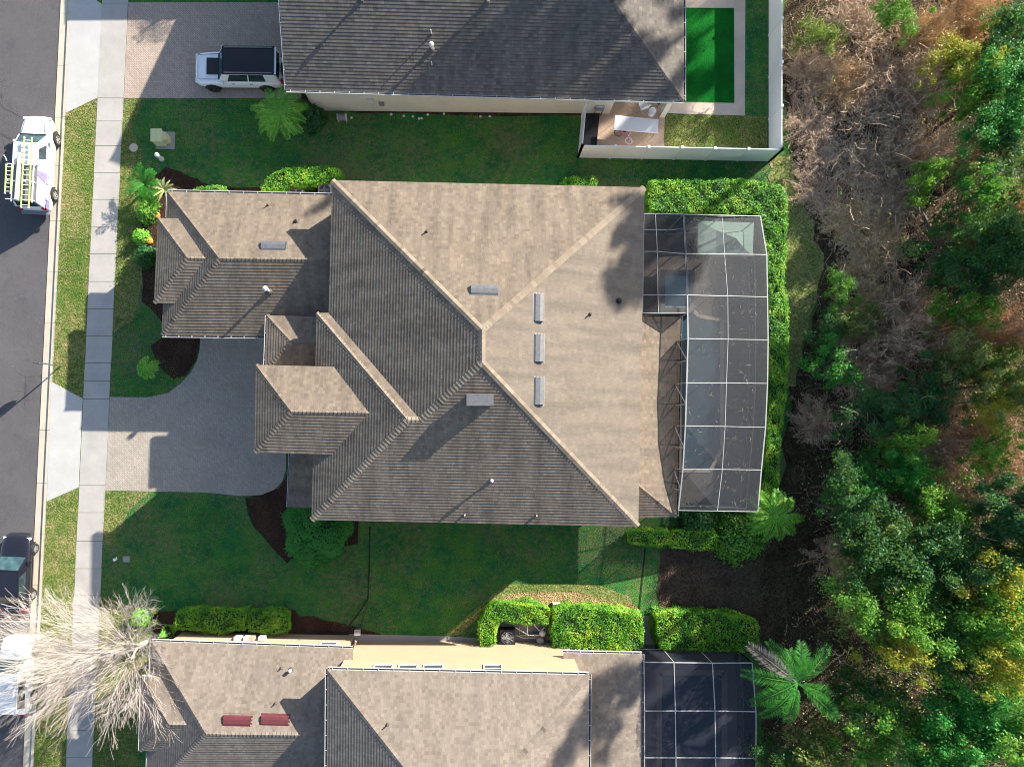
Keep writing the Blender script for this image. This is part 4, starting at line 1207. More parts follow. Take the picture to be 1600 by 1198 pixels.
def greenhouse(parent, x0, x1, r0, r1, wb, wr, zb, zr, body, roofm, side_panes, glass, wsm, crown=.05, roof_name='roof', rear=True):
    """x0/x1 rear and front at the belt, r0/r1 at the roof"""
    V = Vector
    B = [V((x0, wb, zb)), V((x1, wb, zb)), V((x1, -wb, zb)), V((x0, -wb, zb))]
    R = [V((r0, wr, zr)), V((r1, wr, zr)), V((r1, -wr, zr)), V((r0, -wr, zr))]
    b = MB()
    sides = {'L': [B[0], B[1], R[1], R[0]], 'R': [B[2], B[3], R[3], R[2]], 'F': [B[1], B[2], R[2], R[1]], 'K': [B[3], B[0], R[0], R[3]]}
    for k_, q in sides.items(): b.face([q[0], q[1], q[2], q[3]] if k_ in 'x' else [q[1], q[0], q[3], q[2]], body)
    cab = local(b, 'cabin', parent)
    b = MB(); N = 6
    for i in range(N):
        for j in range(N):
            def g(u, v):
                p = bil([R[0], R[1], R[2], R[3]], u, v); return V((p.x, p.y, p.z + .004 + crown * (1 - (2 * u - 1) ** 4) * (1 - (2 * v - 1) ** 2)))
            b.face([g(i / N, (j + 1) / N), g((i + 1) / N, (j + 1) / N), g((i + 1) / N, j / N), g(i / N, j / N)], roofm)
    for i in range(4):
        j = (i + 1) % 4
        b.bar(R[i], R[j], .06, .05, roofm)
    local(b, roof_name, parent)
    cen = (B[0] + B[2]) / 2 + V((0, 0, .3))
    def pane(q, s0, s1, t0, t1, nm, mat):
        P = [bil(q, s0, t0), bil(q, s1, t0), bil(q, s1, t1), bil(q, s0, t1)]
        n = (P[1] - P[0]).cross(P[3] - P[0]).normalized()
        if n.dot(P[0] - cen) < 0: n = -n
        bb = MB(); bb.face([p + n * .008 for p in P], mat); local(bb, nm, parent)
    pane(sides['F'], .05, .95, .04, .95, 'windshield', wsm)
    if rear: pane(sides['K'], .08, .92, .15, .9, 'rear_window', glass)
    for s0, s1 in side_panes:
        pane(sides['L'], s0, s1, .1, .88, 'side_window', glass)
        pane(sides['R'], 1 - s1, 1 - s0, .1, .88, 'side_window', glass)

def wheel(parent, x, y, r=.37, w=.25, rim=None):
    rim = rim or M['rim']; sgn = 1 if y > 0 else -1
    Rm = Matrix.Rotation(math.pi / 2 * -sgn, 3, 'X')
    b = MB(); b.lathe((0, 0, 0), [(r * .6, -w / 2), (r * .93, -w / 2), (r, -w / 2 + .04), (r, w / 2 - .04), (r * .93, w / 2), (r * .62, w / 2), (r * .6, w / 2 - .03)], M['tyre'], 28)
    b.v = [tuple(Rm @ Vector(v) + Vector((x, y, r))) for v in b.v]
    ty = local(b, 'wheel', parent, smooth=True)
    b = MB(); b.lathe((0, 0, 0), [(0, w / 2 - .03), (r * .2, w / 2 - .03)], rim, 16)
    b.lathe((0, 0, 0), [(r * .52, w / 2 - .02), (r * .62, w / 2 - .01)], rim, 24); b.lathe((0, 0, 0), [(0, w / 2 - .09), (r * .6, w / 2 - .09)], M['black'], 24)
    for i in range(6):
        a = i * math.pi / 3; b.bar(Vector((0, 0, w / 2 - .04)), Vector((math.cos(a) * r * .56, math.sin(a) * r * .56, w / 2 - .03)), .07, .03, rim)
    b.v = [tuple(Rm @ Vector(v) + Vector((x, y, r))) for v in b.v]
    o = local(b, 'rim', parent); o.parent = ty
    # dark arch round the tyre
    b = MB(); pts = [Vector((x + math.cos(a) * (r + .06), y + sgn * (w / 2 - .06), r + math.sin(a) * (r + .06))) for a in [math.pi * i / 12 for i in range(13)]]
    b.tube(pts, .045, M['black'], 5); local(b, 'wheel_arch', parent)

def mirrors(parent, x, y, z, mat):
    for s in (-1, 1):
        b = MB(); b.box((x, s * (y + .12), z), (.12, .22, .15), mat); local(b, 'wing_mirror', parent, bevel=.03)

def lamps(parent, xf, xr, y, zf, zr, wf=.3):
    for s in (-1, 1):
        b = MB(); b.box((xf, s * y, zf), (.14, wf, .14), M['headlight']); local(b, 'headlight', parent, bevel=.03)
        b = MB(); b.box((xr, s * (y + .05), zr), (.1, .2, .3), M['red']); local(b, 'tail_light', parent, bevel=.02)
    b = MB(); b.box((xf + .1, 0, .45), (.1, 1.2, .14), M['black']); local(b, 'grille', parent)

# white suv with black roof
t = thing('parked_car', 'white off road car with a black roof parked on the top driveway', 'car', (-14.45, 21.85, .015), math.pi - .01)
body_loft(t, [(-2.62, .8, .95), (-2.55, .95, 1.1), (-2.2, 1.0, 1.16), (-.5, 1.0, 1.17), (1.1, 1.0, 1.16), (1.9, .99, 1.1), (2.45, .95, 1.04), (2.68, .84, .95), (2.74, .72, .8)], M['carwhite'], .35)
greenhouse(t, -2.5, 1.2, -2.35, .72, .93, .82, 1.12, 1.9, M['carwhite'], M['roofblack'], [(.22, .5), (.52, .86)], M['glass'], M['windshield'], .03)
b = MB(); b.box((1.55, 0, 1.2), (.75, 1.0, .025), M['black']); b.box((1.12, 0, 1.19), (.2, 1.6, .03), M['black']); local(b, 'hood_panel', t, bevel=.01)
b = MB(); b.tube([Vector((-2.66, .1, 1.1 + .0)) + Vector((dx, 0, 0)) for dx in (-.22, 0)], .38, M['tyre'], 20); local(b, 'spare_wheel', t)
b = MB(); b.bar((-2.42, -.8, 1.88), (-2.42, .8, 1.88), .16, .04, M['carwhite']); local(b, 'spoiler', t, bevel=.01)
for x_ in (-1.55, 1.75):
    for s_ in (-1, 1): wheel(t, x_, s_ * .9, .4, .27, M['rimdark'])
mirrors(t, .95, .98, 1.22, M['carwhite']); lamps(t, 2.62, -2.6, .72, .9, .95)
for s_ in (-1, 1):
    for x_ in (-.75, .35):
        b = MB(); b.box((x_, s_ * 1.0, 1.02), (.18, .03, .03), M['black']); local(b, 'door_handle', t)

b = MB()
for s_ in (-1, 1):
    b = MB(); b.bar((-2.25, s_ * .76, 1.95), (.6, s_ * .76, 1.95), .05, .05, M['grey']); local(b, 'roof_rail', t)
b = MB()
for s_ in (-1, 1): b.bar((1.2, s_ * .78, 1.175), (2.5, s_ * .74, 1.09), .015, .02, M['black'])
b.bar((2.5, -.74, 1.085), (2.5, .74, 1.085), .015, .02, M['black']); local(b, 'hood_seam', t)
# black car at the kerb
t = thing('parked_car', 'black car parked against the kerb, half cut off at the left edge', 'car', (-28.4, -9.0, -.12), math.pi / 2 - .045)
body_loft(t, [(-2.35, .7, .85), (-2.25, .88, .98), (-1.7, .93, 1.02), (-.2, .94, 1.0), (.8, .94, .98), (1.6, .92, .9), (2.1, .86, .8), (2.35, .7, .68), (2.42, .5, .55)], M['carblack'], .25)
greenhouse(t, -1.9, 1.05, -1.3, .25, .86, .66, .97, 1.42, M['carblack'], M['carblack'], [(.08, .4), (.42, .72)], M['glass'], M['windshield'], .03)
for x_ in (-1.4, 1.45):
    for s_ in (-1, 1): wheel(t, x_, s_ * .85, .34, .22)
mirrors(t, .7, .92, 1.02, M['carblack']); lamps(t, 2.12, -2.3, .66, .68, .8, .34)

# white car under the bare tree
t = thing('parked_car', 'white car parked at the kerb below the bare tree branches', 'car', (-28.35, -15.3, -.12), math.pi / 2 - .045)
body_loft(t, [(-2.35, .8, 1.0), (-2.25, .93, 1.08), (-1.7, .95, 1.1), (0, .95, 1.1), (1.0, .95, 1.08), (1.8, .93, 1.0), (2.2, .86, .9), (2.42, .7, .75)], M['carwhite'], .3)
greenhouse(t, -2.25, 1.1, -2.0, .35, .88, .68, 1.06, 1.66, M['carwhite'], M['carwhite'], [(.12, .42), (.45, .74)], M['glass'], M['windshield'], .04)
for x_ in (-1.4, 1.45):
    for s_ in (-1, 1): wheel(t, x_, s_ * .86, .36, .23)
mirrors(t, .8, .92, 1.1, M['carwhite']); lamps(t, 2.2, -2.32, .66, .8, .9)

# white work truck
TR = (-27.05, 16.15, -.12); TRZ = math.pi / 2 - .048
t = thing('work_truck', 'white work truck with violet panels carrying ladders, parked by the kerb', 'truck', TR, TRZ)
body_loft(t, [(-2.85, .84, 1.0), (-2.8, .93, 1.18), (-2.2, .97, 1.25), (0, .97, 1.26), (1.1, .97, 1.22), (1.9, .95, 1.15), (2.5, .88, 1.04), (2.85, .72, .9), (2.95, .5, .7)], M['carwhite'], .32)
greenhouse(t, -.45, 1.62, -.45, .85, .9, .72, 1.2, 1.84, M['carwhite'], M['carwhite'], [(.28, .72)], M['glass'], M['windshield'], .05, rear=False)
greenhouse(t, -2.8, -.48, -2.62, -.48, .9, .7, 1.2, 1.78, M['carwhite'], M['grey'], [], M['glass'], M['carwhite'], .03, 'bed_cap_roof')
for x_ in (-1.75, 1.7):
    for s_ in (-1, 1): wheel(t, x_, s_ * .88, .38, .25)
mirrors(t, 1.2, .96, 1.2, M['carwhite']); lamps(t, 2.72, -2.82, .7, .9, 1.0)
b = MB()
b.face([(-.75, -.905, 1.2), (-.72, -.715, 1.78), (-1.02, -.72, 1.78), (-1.35, -.905, 1.24)][::-1], M['purple'])
b.face([(-1.95, -.985, .9), (-2.82, -.93, .8), (-2.8, -.93, 1.16), (-2.3, -.98, 1.18)][::-1], M['purple'])
b.v = [(x, y - .015, z + .012) for x, y, z in b.v]
local(b, 'violet_graphic', t)
for x0_, x1_ in ((-1.35, -.55), (-2.3, -1.45)):
    b = MB(); b.bar((x0_, -.985, 1.08), (x1_, -.985, 1.08), .014, .3, M['carwhite']); b.box(((x0_ + x1_) / 2, -1.0, 1.12), (.07, .03, .06), M['black']); local(b, 'locker_door', t)
b = MB()
for s_ in (-1, 1): b.bar((1.65, s_ * .72, 1.235), (2.62, s_ * .6, 1.07), .014, .02, M['grey'])
b.bar((1.62, -.8, 1.25), (1.62, .8, 1.25), .05, .03, M['black']); b.bar((2.62, -.6, 1.06), (2.62, .6, 1.06), .014, .02, M['grey']); local(b, 'hood_seam', t)
b = MB()
for s_ in (-1, 1):
    for x_ in (1.25, -.42): b.bar((x_, s_ * .972, .5), (x_, s_ * .972, 1.15), .012, .012, M['grey'])
local(b, 'door_seam', t)
b = MB(); b.box((-2.95, 0, .6), (.22, 1.75, .1), M['grey']); local(b, 'rear_bumper', t, bevel=.03)
b = MB()
for x_ in (-2.6, -1.5, -.5):
    b.bar((x_, -.62, 1.98), (x_, .98, 1.98), .05, .05, M['tablewhite'])
    for y_ in (-.62, .62): b.bar((x_, y_, 1.74), (x_, y_, 1.98), .05, .05, M['tablewhite'])
for y_ in (-.62, .62): b.bar((-2.75, y_, 1.98), (-.3, y_, 1.98), .05, .05, M['tablewhite'])
b.tube([(-.35, .98, 2.02), (-.2, 1.0, 2.1), (-.05, 1.1, 2.12)], .03, M['tablewhite'], 6)
local(b, 'ladder_rack', t)
b = MB(); b.tube([(-2.65, .28, 2.08), (.15, .2, 2.08)], .09, M['tablewhite'], 12); b.tube([(-2.7, .12, 2.05), (-.6, .1, 2.05)], .05, M['pvc'], 10); local(b, 'conduit_tube', t)
b = MB(); b.lathe((-.45, .35, 1.88), [(.1, 0), (.1, .14), (.07, .2), (0, .22)], M['orange'], 14); local(b, 'beacon', t, smooth=True)
def ladder(label, x0, x1, y, z, w, nr):
    l = thing('ladder', label, 'ladder', TR, TRZ, 'ladders on the truck')
    for s in (-1, 1):
        b = MB(); b.bar((x0, y + s * w / 2, z), (x1, y + s * w / 2, z), .035, .085, M['lime']); 
        for e in (x0, x1): b.box((e, y + s * w / 2, z), (.06, .05, .1), M['tablewhite'])
        local(b, 'rail', l)
    for i in range(nr):
        x_ = x0 + (x1 - x0) * (i + .5) / nr
        b = MB(); b.bar((x_, y - w / 2, z), (x_, y + w / 2, z), .035, .035, M['tablewhite']); local(b, 'rung', l)
ladder('long lime railed ladder lying along the middle of the truck roof', -3.1, 1.05, -.3, 2.12, .45, 14)
ladder('short lime railed ladder on the road side of the truck', -2.3, -.6, .78, 2.08, .34, 7)

# ------------------------------------------------------------------ hedges and shrubs
def poly_area(P): return abs(sum(P[i].x * P[(i + 1) % len(P)].y - P[(i + 1) % len(P)].x * P[i].y for i in range(len(P)))) / 2
def hedge(label, px, h, mat, leaf=.1, dens=420, amp=.12, core=M['hedgecore'], group='clipped hedges', side=1.0, z0=0):
    P = [W(x, y, h) for x, y in px]
    a = sum(P[i].x * P[(i + 1) % len(P)].y - P[(i + 1) % len(P)].x * P[i].y for i in range(len(P)))
    if a < 0: P = P[::-1]
    cen = sum(P, Vector()) / len(P)
    t = thing('hedge', label, 'hedge', (cen.x, cen.y, 0), 0, group)
    xs = [p.x for p in P]; ys_ = [p.y for p in P]; A = poly_area(P)
    n = int(A * dens); bb = (max(xs) - min(xs)) * (max(ys_) - min(ys_)); m = int(n * bb / A)
    X = RNG.uniform(min(xs), max(xs), m); Y = RNG.uniform(min(ys_), max(ys_), m)
    k = in_poly(X, Y, P); X, Y = X[k], Y[k]
    bump = lambda X, Y: amp * (np.sin(X * 2.3 + 1.1) * np.cos(Y * 2.9) + .6 * np.sin(X * 6.1 + Y * 4.7) + .5 * np.cos(Y * 7.3 - X * 3.1)) * .6
    hol = np.sin(X * 5.3 + Y * 3.1) * np.cos(Y * 6.7 - X * 2.2) + RNG.normal(0, .35, len(X)); kk = hol < 1.35; X, Y = X[kk], Y[kk]
    Z = h + bump(X, Y) + RNG.normal(0, .05, len(X)) - (RNG.random(len(X)) < .35) * .16
    C = [np.stack([X, Y, Z], 1)]; Nn = [np.tile([0, 0, 1.0], (len(X), 1))]
    for i in range(len(P)):
        p, q = P[i], P[(i + 1) % len(P)]; d = q - p; L = d.length
        if L < .02: continue
        m = int(L * h * dens * .75 * side); s = RNG.random(m); z = RNG.uniform(.05, h, m)
        nx, ny = d.y / L, -d.x / L
        off = RNG.normal(0.02, .05, m) + amp * .8 * np.sin(s * L * 3.3 + i * 2) * np.cos(z * 3)
        C.append(np.stack([p.x + d.x * s + nx * off, p.y + d.y * s + ny * off, z], 1)); Nn.append(np.tile([nx, ny, .3], (m, 1)))
    C = np.concatenate(C); Nn = np.concatenate(Nn)
    C = C - np.array([cen.x, cen.y, 0])
    quadmesh('foliage', leaf_quads(C, leaf, RNG, .6, nrm=Nn * 1.2), mat, t)
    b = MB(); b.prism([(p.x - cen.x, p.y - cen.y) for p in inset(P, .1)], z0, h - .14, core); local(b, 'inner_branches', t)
    return t
hedge('long bright green hedge in an L around the pool cage corner',
      [(1016, 284), (1060, 281), (1100, 283), (1150, 281), (1195, 285), (1222, 292), (1230, 310), (1229, 380), (1224, 440), (1231, 480), (1232, 560), (1228, 620), (1220, 680), (1217, 740), (1214, 790), (1192, 792), (1196, 740), (1200, 690), (1203, 600), (1203, 520), (1200, 420), (1192, 345), (1180, 333), (1016, 330)], 1.5, M['hedge'], .11, 430, .16)
hedge('curved bright green hedge around the air conditioners', [(408, 298), (416, 280), (430, 268), (450, 262), (480, 260), (530, 263), (531, 280), (485, 286), (452, 290), (442, 299)], 1.1, M['hedge'], .1, 480, .1)
hedge('small green hedge hugging the garage gutter beside the palms', [(300, 297), (312, 291), (335, 290), (352, 295), (352, 304), (300, 303)], .9, M['hedge'], .09, 480)
hedge('small green hedge by the middle of the main roof edge', [(882, 278), (905, 275), (932, 278), (933, 292), (880, 292)], 1.0, M['hedge'], .09, 480)
hedge('dark green hedge along the front wall of the bottom house', [(274, 958), (300, 953), (345, 954), (384, 957), (382, 984), (340, 988), (300, 984), (272, 984)], 1.0, M['hedge'], .09, 460)
hedge('dark green hedge to the right of the front wall hedge', [(388, 957), (420, 955), (447, 960), (449, 985), (430, 991), (388, 986)], 1.0, M['hedge'], .09, 460)
hedge('bright rounded hedge curling around the pool heater', [(751, 1010), (750, 975), (757, 955), (775, 945), (800, 946), (822, 943), (845, 948), (858, 956), (857, 974), (820, 977), (790, 968), (776, 972), (774, 1008)], 1.3, M['hedge'], .09, 470, .14)
hedge('big square hedge right of the pool heater', [(866, 955), (885, 950), (930, 952), (970, 956), (1003, 962), (1004, 1012), (980, 1016), (920, 1017), (868, 1018), (862, 990)], 1.5, M['hedge'], .1, 430, .12)
hedge('big square hedge right of the narrow side path', [(1027, 960), (1060, 957), (1110, 960), (1160, 964), (1184, 975), (1186, 1008), (1165, 1018), (1100, 1016), (1034, 1014), (1028, 990)], 1.5, M['hedge'], .1, 430, .14)
hedge('small lit hedge below the lanai corner of the middle house', [(1051, 832), (1080, 829), (1118, 830), (1122, 856), (1085, 859), (1051, 855)], 1.0, M['hedge'], .09, 460)
hedge('low shaded hedge under the south east roof corner', [(984, 832), (1010, 827), (1045, 829), (1046, 850), (1010, 853), (986, 848)], .9, M['hedge'], .09, 460)

def dome(label, px, py, r, h, mat, leaf=.1, n=5000, name='shrub', group=None, squash=(1, 1), loose=.06, cone=False):
    p = W(px, py, 0); t = thing(name, label, 'shrub', p, 0, group)
    th = RNG.uniform(0, 2 * np.pi, n); c = RNG.uniform(-.1, 1, n); s = np.sqrt(np.clip(1 - c * c, 0, 1))
    if cone: s = 1 - np.clip(c, 0, 1)
    rr = 1 + .08 * np.sin(th * 3 + c * 4) + .06 * np.sin(th * 7 + 1) + RNG.normal(0, loose, n)
    N = np.stack([s * np.cos(th), s * np.sin(th), c], 1)
    C = N * rr[:, None] * np.array([r * squash[0], r * squash[1], h])
    C[:, 2] = np.maximum(C[:, 2], .03)
    quadmesh('foliage', leaf_quads(C, leaf, RNG, .6, nrm=N * 1.2), mat, t)
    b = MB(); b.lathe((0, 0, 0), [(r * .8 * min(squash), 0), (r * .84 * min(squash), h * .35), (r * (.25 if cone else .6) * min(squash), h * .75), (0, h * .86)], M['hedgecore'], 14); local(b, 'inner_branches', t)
    return t
dome('big round dark green shrub tucked under the south west roof corner', 497, 826, 1.75, 2.1, M['hedgedeep'], .12, 13000, squash=(1.1, 1.15))
dome('bright yellow green cone shrub beside the bottom front hedge', 264, 985, .42, 1.2, M['palmlime'], .09, 2200, cone=True)
dome('ball shaped olive shrub under the bare tree, upper one', 243, 953, .2, .45, M['leafolive'], .07, 500)
dome('ball shaped olive shrub under the bare tree, lower one', 244, 972, .2, .45, M['leafolive'], .07, 500)
dome('green rounded shrub beside the upper pumpkin', 233, 336, .55, .9, M['leafmid'], .12, 1500, loose=.14)
dome('lime green shrub beside the lower pumpkin', 224, 372, .42, .7, M['palmlime'], .12, 1200, loose=.16)
dome('dark spiky green shrub below the lower pumpkin', 232, 403, .6, .9, M['leafdark'], .14, 1700, loose=.15)
dome('leafy dark shrub between the top driveway palm and the cream wall', 486, 187, .8, 1.2, M['leafdark'], .16, 2200, loose=.15)
dome('loose green shrub at the bottom corner of the pool cage', 1150, 838, 1.3, 1.4, M['leafmid'], .16, 5000, loose=.2)
dome('dark shrub between the pool cage and the small lit hedge', 1085, 812, .9, 1.0, M['leafdark'], .14, 2800, loose=.18)
dome('light green bush at the foot of the bare tree', 224, 962, .45, .9, M['palmlime'], .13, 1200, loose=.2)

# ------------------------------------------------------------------ palms
def frond(length, rise, droop, az, rng, leaf=.5, pairs=34, wid=.035, lift=.35):
    """one feather frond as separate quads, from the crown centre"""
    d = np.array([math.cos(az), math.sin(az), 0]); sd = np.array([-math.sin(az), math.cos(az), 0])
    T = np.linspace(0, 1, 13); R_ = []
    tw = rng.uniform(-.12, .12)
    for t_ in T: R_.append(d * length * (t_ * (1 - .12 * droop * t_)) + np.array([0, 0, rise * length * t_ - droop * length * t_ ** 2]) + sd * tw * length * t_ ** 2)
    R_ = np.array(R_); out = []
    for i in range(12):
        w0, w1 = wid * (1 - T[i]) + .006, wid * (1 - T[i + 1]) + .006
        out.append([R_[i] - sd * w0, R_[i] + sd * w0, R_[i + 1] + sd * w1, R_[i + 1] - sd * w1])
    for k_ in range(pairs):
        t_ = .12 + .88 * k_ / (pairs - 1); f = t_ * 12; i = min(int(f), 11); p = R_[i] + (R_[i + 1] - R_[i]) * (f - i)
        tan = R_[i + 1] - R_[i]; tan /= np.linalg.norm(tan)
        L = leaf * (math.sin(min(1, t_ * 1.5 + .12) * math.pi / 2) * (1 - max(0, t_ - .6) * 1.5)) * rng.uniform(.85, 1.1)
        for s_ in (-1, 1):
            dr = tan * .55 + sd * s_ * .9 + np.array([0, 0, rng.uniform(-.1, lift)]); dr /= np.linalg.norm(dr)
            m = p + dr * L * .55; e = p + dr * L + np.array([0, 0, -.12 * L]); ww = tan * .022
            out.append([p - ww * .6, m - ww, e, m + ww])
    return np.array(out)
def palm(label, cx, cy, zc, n, length, rise, droop, mat, base=None, leaf=.5, pairs=34, tr=.14, name='palm_tree', azs=None, dead=None, wid=.035, lens=None, cat='palm tree', z_tops=None):
    c = W(cx, cy, zc); g = W(*base) if base else Vector((c.x, c.y, 0))
    t = thing(name, label, cat, (g.x, g.y, 0))
    rel = Vector((c.x - g.x, c.y - g.y, zc))
    b = MB(); pts = [rel * (i / 6) + Vector((0, 0, 0)) for i in range(7)]
    for i in range(7): pts[i] = Vector((rel.x * (i / 6) ** 1.2, rel.y * (i / 6) ** 1.2, zc * i / 6))
    b.tube(pts, [tr * 1.25, tr, tr, tr * .95, tr * .9, tr * .9, tr * 1.1], M['barkgrey'], 10); local(b, 'trunk', t)
    for i in range(n):
        az = azs[i] if azs else 2 * math.pi * (i * .618034 % 1) + RNG.uniform(-.15, .15)
        l = (lens[i] if lens else 1) * length * RNG.uniform(.9, 1.08); lay = i / n
        Q = frond(l, rise * (1.3 - .9 * lay if not azs else 1), droop, az, RNG, leaf, pairs, wid)
        Q = Q + np.array(rel)
        o = quadmesh('frond', Q, mat if not (dead and i in dead) else M['deadfrond'], t)
        if dead and i in dead: o['label'] = 'dead grey frond'
    return t
R_ = math.radians
palm('big feather palm with wide dark green fronds at the edge of the woods', 1246, 1066, 6.2, 12, 2.75, .35, .42, M['palm'], (1178, 1000), .62, 60, .17,
     azs=[R_(a) for a in (120, 82, 45, 168, 200, 232, 252, 322, 340, 141, 100, 60)], dead=[9], lens=[1.05, .8, 1.0, 1.05, .95, 1.0, .95, 1.1, .85, 1.15, .7, .6])
palm('bushy bright green palm at the corner of the top driveway', 438, 176, 1.9, 18, 1.75, .5, .55, M['palmlime'], (452, 192), .4, 34, .12)
palm('green palm in the bed at the top left corner of the garage', 226, 288, .9, 15, 1.15, .7, .5, M['palm'], (232, 292), .34, 26, .09)
palm('small bright green palm below the corner palm in the garage bed', 233, 316, .6, 11, .8, .7, .5, M['palmlime'], (236, 318), .28, 20, .07)
palm('pale yellow green spiky palm against the garage gutter corner', 257, 297, .9, 18, .75, .6, .35, M['palmpale'], (260, 299), .1, 18, .07, wid=.05)
palm('little palm standing alone on the lawn left of the forecourt', 228, 574, 1.9, 8, .75, .3, .6, M['palmlime'], (247, 582), .3, 20, .07)
palm('green palm behind the bottom right corner of the pool cage', 1212, 806, 2.2, 13, 1.7, .35, .5, M['palmlime'], (1195, 800), .45, 40, .12)
palm('dark small palm by the right edge of the bottom pool cage', 1186, 1168, 1.2, 9, 1.3, .5, .5, M['palm'], (1180, 1160), .35, 24, .08)

palm('palm beyond the top edge beside the upper driveway', 438, -262, 5.0, 14, 1.9, .35, .5, M['palm'], (470, -150), .5, 24, .14)
# ------------------------------------------------------------------ bare tree over the street
def bare_tree():
    t = thing('bare_tree', 'big leafless pale barked tree leaning over the sidewalk and kerb', 'tree', W(229, 1003))
    rng = random.Random(5); b = MB(); lim = MB()
    tw = []
    def grow(p, d, L, r, depth, target):
        n = 4; pts = [p]; rad = [r]
        for i in range(n):
            d = (d + Vector((rng.gauss(0, .06), rng.gauss(0, .06), rng.gauss(.02, .04)))).normalized()
            p = p + d * (L / n); pts.append(p); rad.append(max(.006, r * (1 - .4 * (i + 1) / n)))
        target.tube(pts, rad, M['barkpale'], 7 if depth < 2 else (5 if depth < 3 else 3), cap=False)
        if depth >= 6 or (depth == 5 and rng.random() < .35): return
        k = [10, 6, 4, 4, 3, 2][depth]
        for j in range(k):
            f = 1.0 if j == 0 else rng.uniform(.2, .95)
            i = min(int(f * n), n - 1); q = pts[i].lerp(pts[i + 1], f * n - i)
            ax = Vector((rng.gauss(0, 1), rng.gauss(0, 1), rng.gauss(0, .6))).normalized()
            sp = .8 if depth == 0 else (.2 if j == 0 else .5)
            nd = (d + ax * sp * rng.uniform(.7, 1.3)).normalized()
            nd = (nd + Vector((nd.x, nd.y, 0)) * (.1 if depth else .25)).normalized()
            grow(q, nd, L * (rng.uniform(.62, .84) if depth else rng.uniform(.85, 1.2)), rad[i] * (.62 if j == 0 else .46), depth + 1, target)
    # two metre trunk then spreading limbs
    grow(Vector((0, 0, 0)), Vector((-.24, .03, 1)), 2.4, .17, 0, b)
    o = local(b, 'trunk', t)
    return t
BT = bare_tree()

# ------------------------------------------------------------------ woodland kit
def tree_kit(seed, r, hc, n_cl, n_leaf, leaf, flat=.7, trunk_r=.12, cl=.5, limbs=True):
    """returns (trunk mesh, crown mesh) for a crown of radius r centred at height hc"""
    rng = np.random.default_rng(seed); rr = random.Random(seed)
    b = MB(); cs = []
    for i in range(n_cl):
        th = rng.uniform(0, 2 * np.pi); u = rng.uniform(-.5, 1); q = rng.uniform(.15, 1.25) ** .7
        s = math.sqrt(max(0, 1 - u * u)); lob = 1 + .35 * math.sin(th * 2 + seed) + .3 * math.sin(th * 5 + seed * 2)
        cs.append((r * q * s * math.cos(th) * lob, r * q * s * math.sin(th) * lob, hc + r * flat * u * q))
    top = Vector((0, 0, hc - r * flat * .3))
    b.tube([Vector((0, 0, 0)), Vector((rr.uniform(-.15, .15), rr.uniform(-.15, .15), top.z * .5)), top], [trunk_r, trunk_r * .8, trunk_r * .6], M['barkgrey'], 7)
    if limbs:
        for i, c in enumerate(cs):
            if i % 2: continue
            c = Vector(c); m = top.lerp(c, .5) + Vector((rr.uniform(-.2, .2), rr.uniform(-.2, .2), rr.uniform(-.1, .25))); st = Vector((0, 0, top.z * rr.uniform(.6, 1)))
            b.tube([st, m, c], [trunk_r * .4, trunk_r * .25, .015], M['barkgrey'], 4, cap=False)
    cs = np.array(cs); k = rng.integers(0, n_cl, n_leaf)
    dirs = rng.normal(size=(n_leaf, 3)); dirs /= np.linalg.norm(dirs, axis=1)[:, None]; dirs[:, 2] = np.where(rng.random(n_leaf) < .7, np.abs(dirs[:, 2]), dirs[:, 2])
    cr = (cl * rng.uniform(.3, 1.35, n_cl))[k]
    C = cs[k] + dirs * (cr * rng.uniform(.1, 1.25, n_leaf))[:, None] * np.array([1, 1, .7]) + rng.normal(0, .1, (n_leaf, 3))
    Q = leaf_quads(C, leaf, rng, .55, nrm=dirs * .5)
    return b, Q
KITS = {}
def kit(name, *a, **k): KITS[name] = (a, k, None)
def make_tree(label, cat, px, py, zc, kitname, mat, scale=1.0, rot=None, name='tree', group='trees and shrubs in the woods', base=None):
    a, k, proto = KITS[kitname]
    c = W(px, py, zc)
    if proto is None:
        b, Q = tree_kit(*a, **k)
        root = thing(name, label, cat, (0, 0, 0), 0, group)
        local(b, 'trunk', root); quadmesh('crown', Q, M['leafmid'], root)
        KITS[kitname] = (a, k, root)
    else:
        root = copy_tree(proto); root['label'] = label; root['category'] = cat; root.name = name
    hc = a[2]
    sc = zc / hc
    root.location = (c.x, c.y, 0); root.rotation_euler = (0, 0, random.uniform(0, 6.28) if rot is None else rot)
    root.scale = (scale, scale, sc)
    for ch in root.children:
        if ch.name.startswith('crown'):
            ch.material_slots[0].link = 'OBJECT'; ch.material_slots[0].material = M[mat]
    return root
kit('broad1', 3, 2.2, 4.0, 70, 24000, .13, cl=.55)
kit('broad2', 8, 2.2, 4.0, 60, 20000, .14, cl=.55)
kit('loose1', 14, 2.2, 4.0, 60, 9000, .14, cl=.5)
kit('loose2', 21, 2.2, 4.0, 50, 8000, .15, cl=.5)
kit('shrub1', 31, 1.3, 1.4, 30, 5000, .12, cl=.38, trunk_r=.06)
kit('shrub2', 37, 1.3, 1.4, 26, 3600, .13, cl=.34, trunk_r=.06)
kit('pine1', 45, 2.2, 4.0, 34, 11000, .2, cl=.45, flat=1.1)

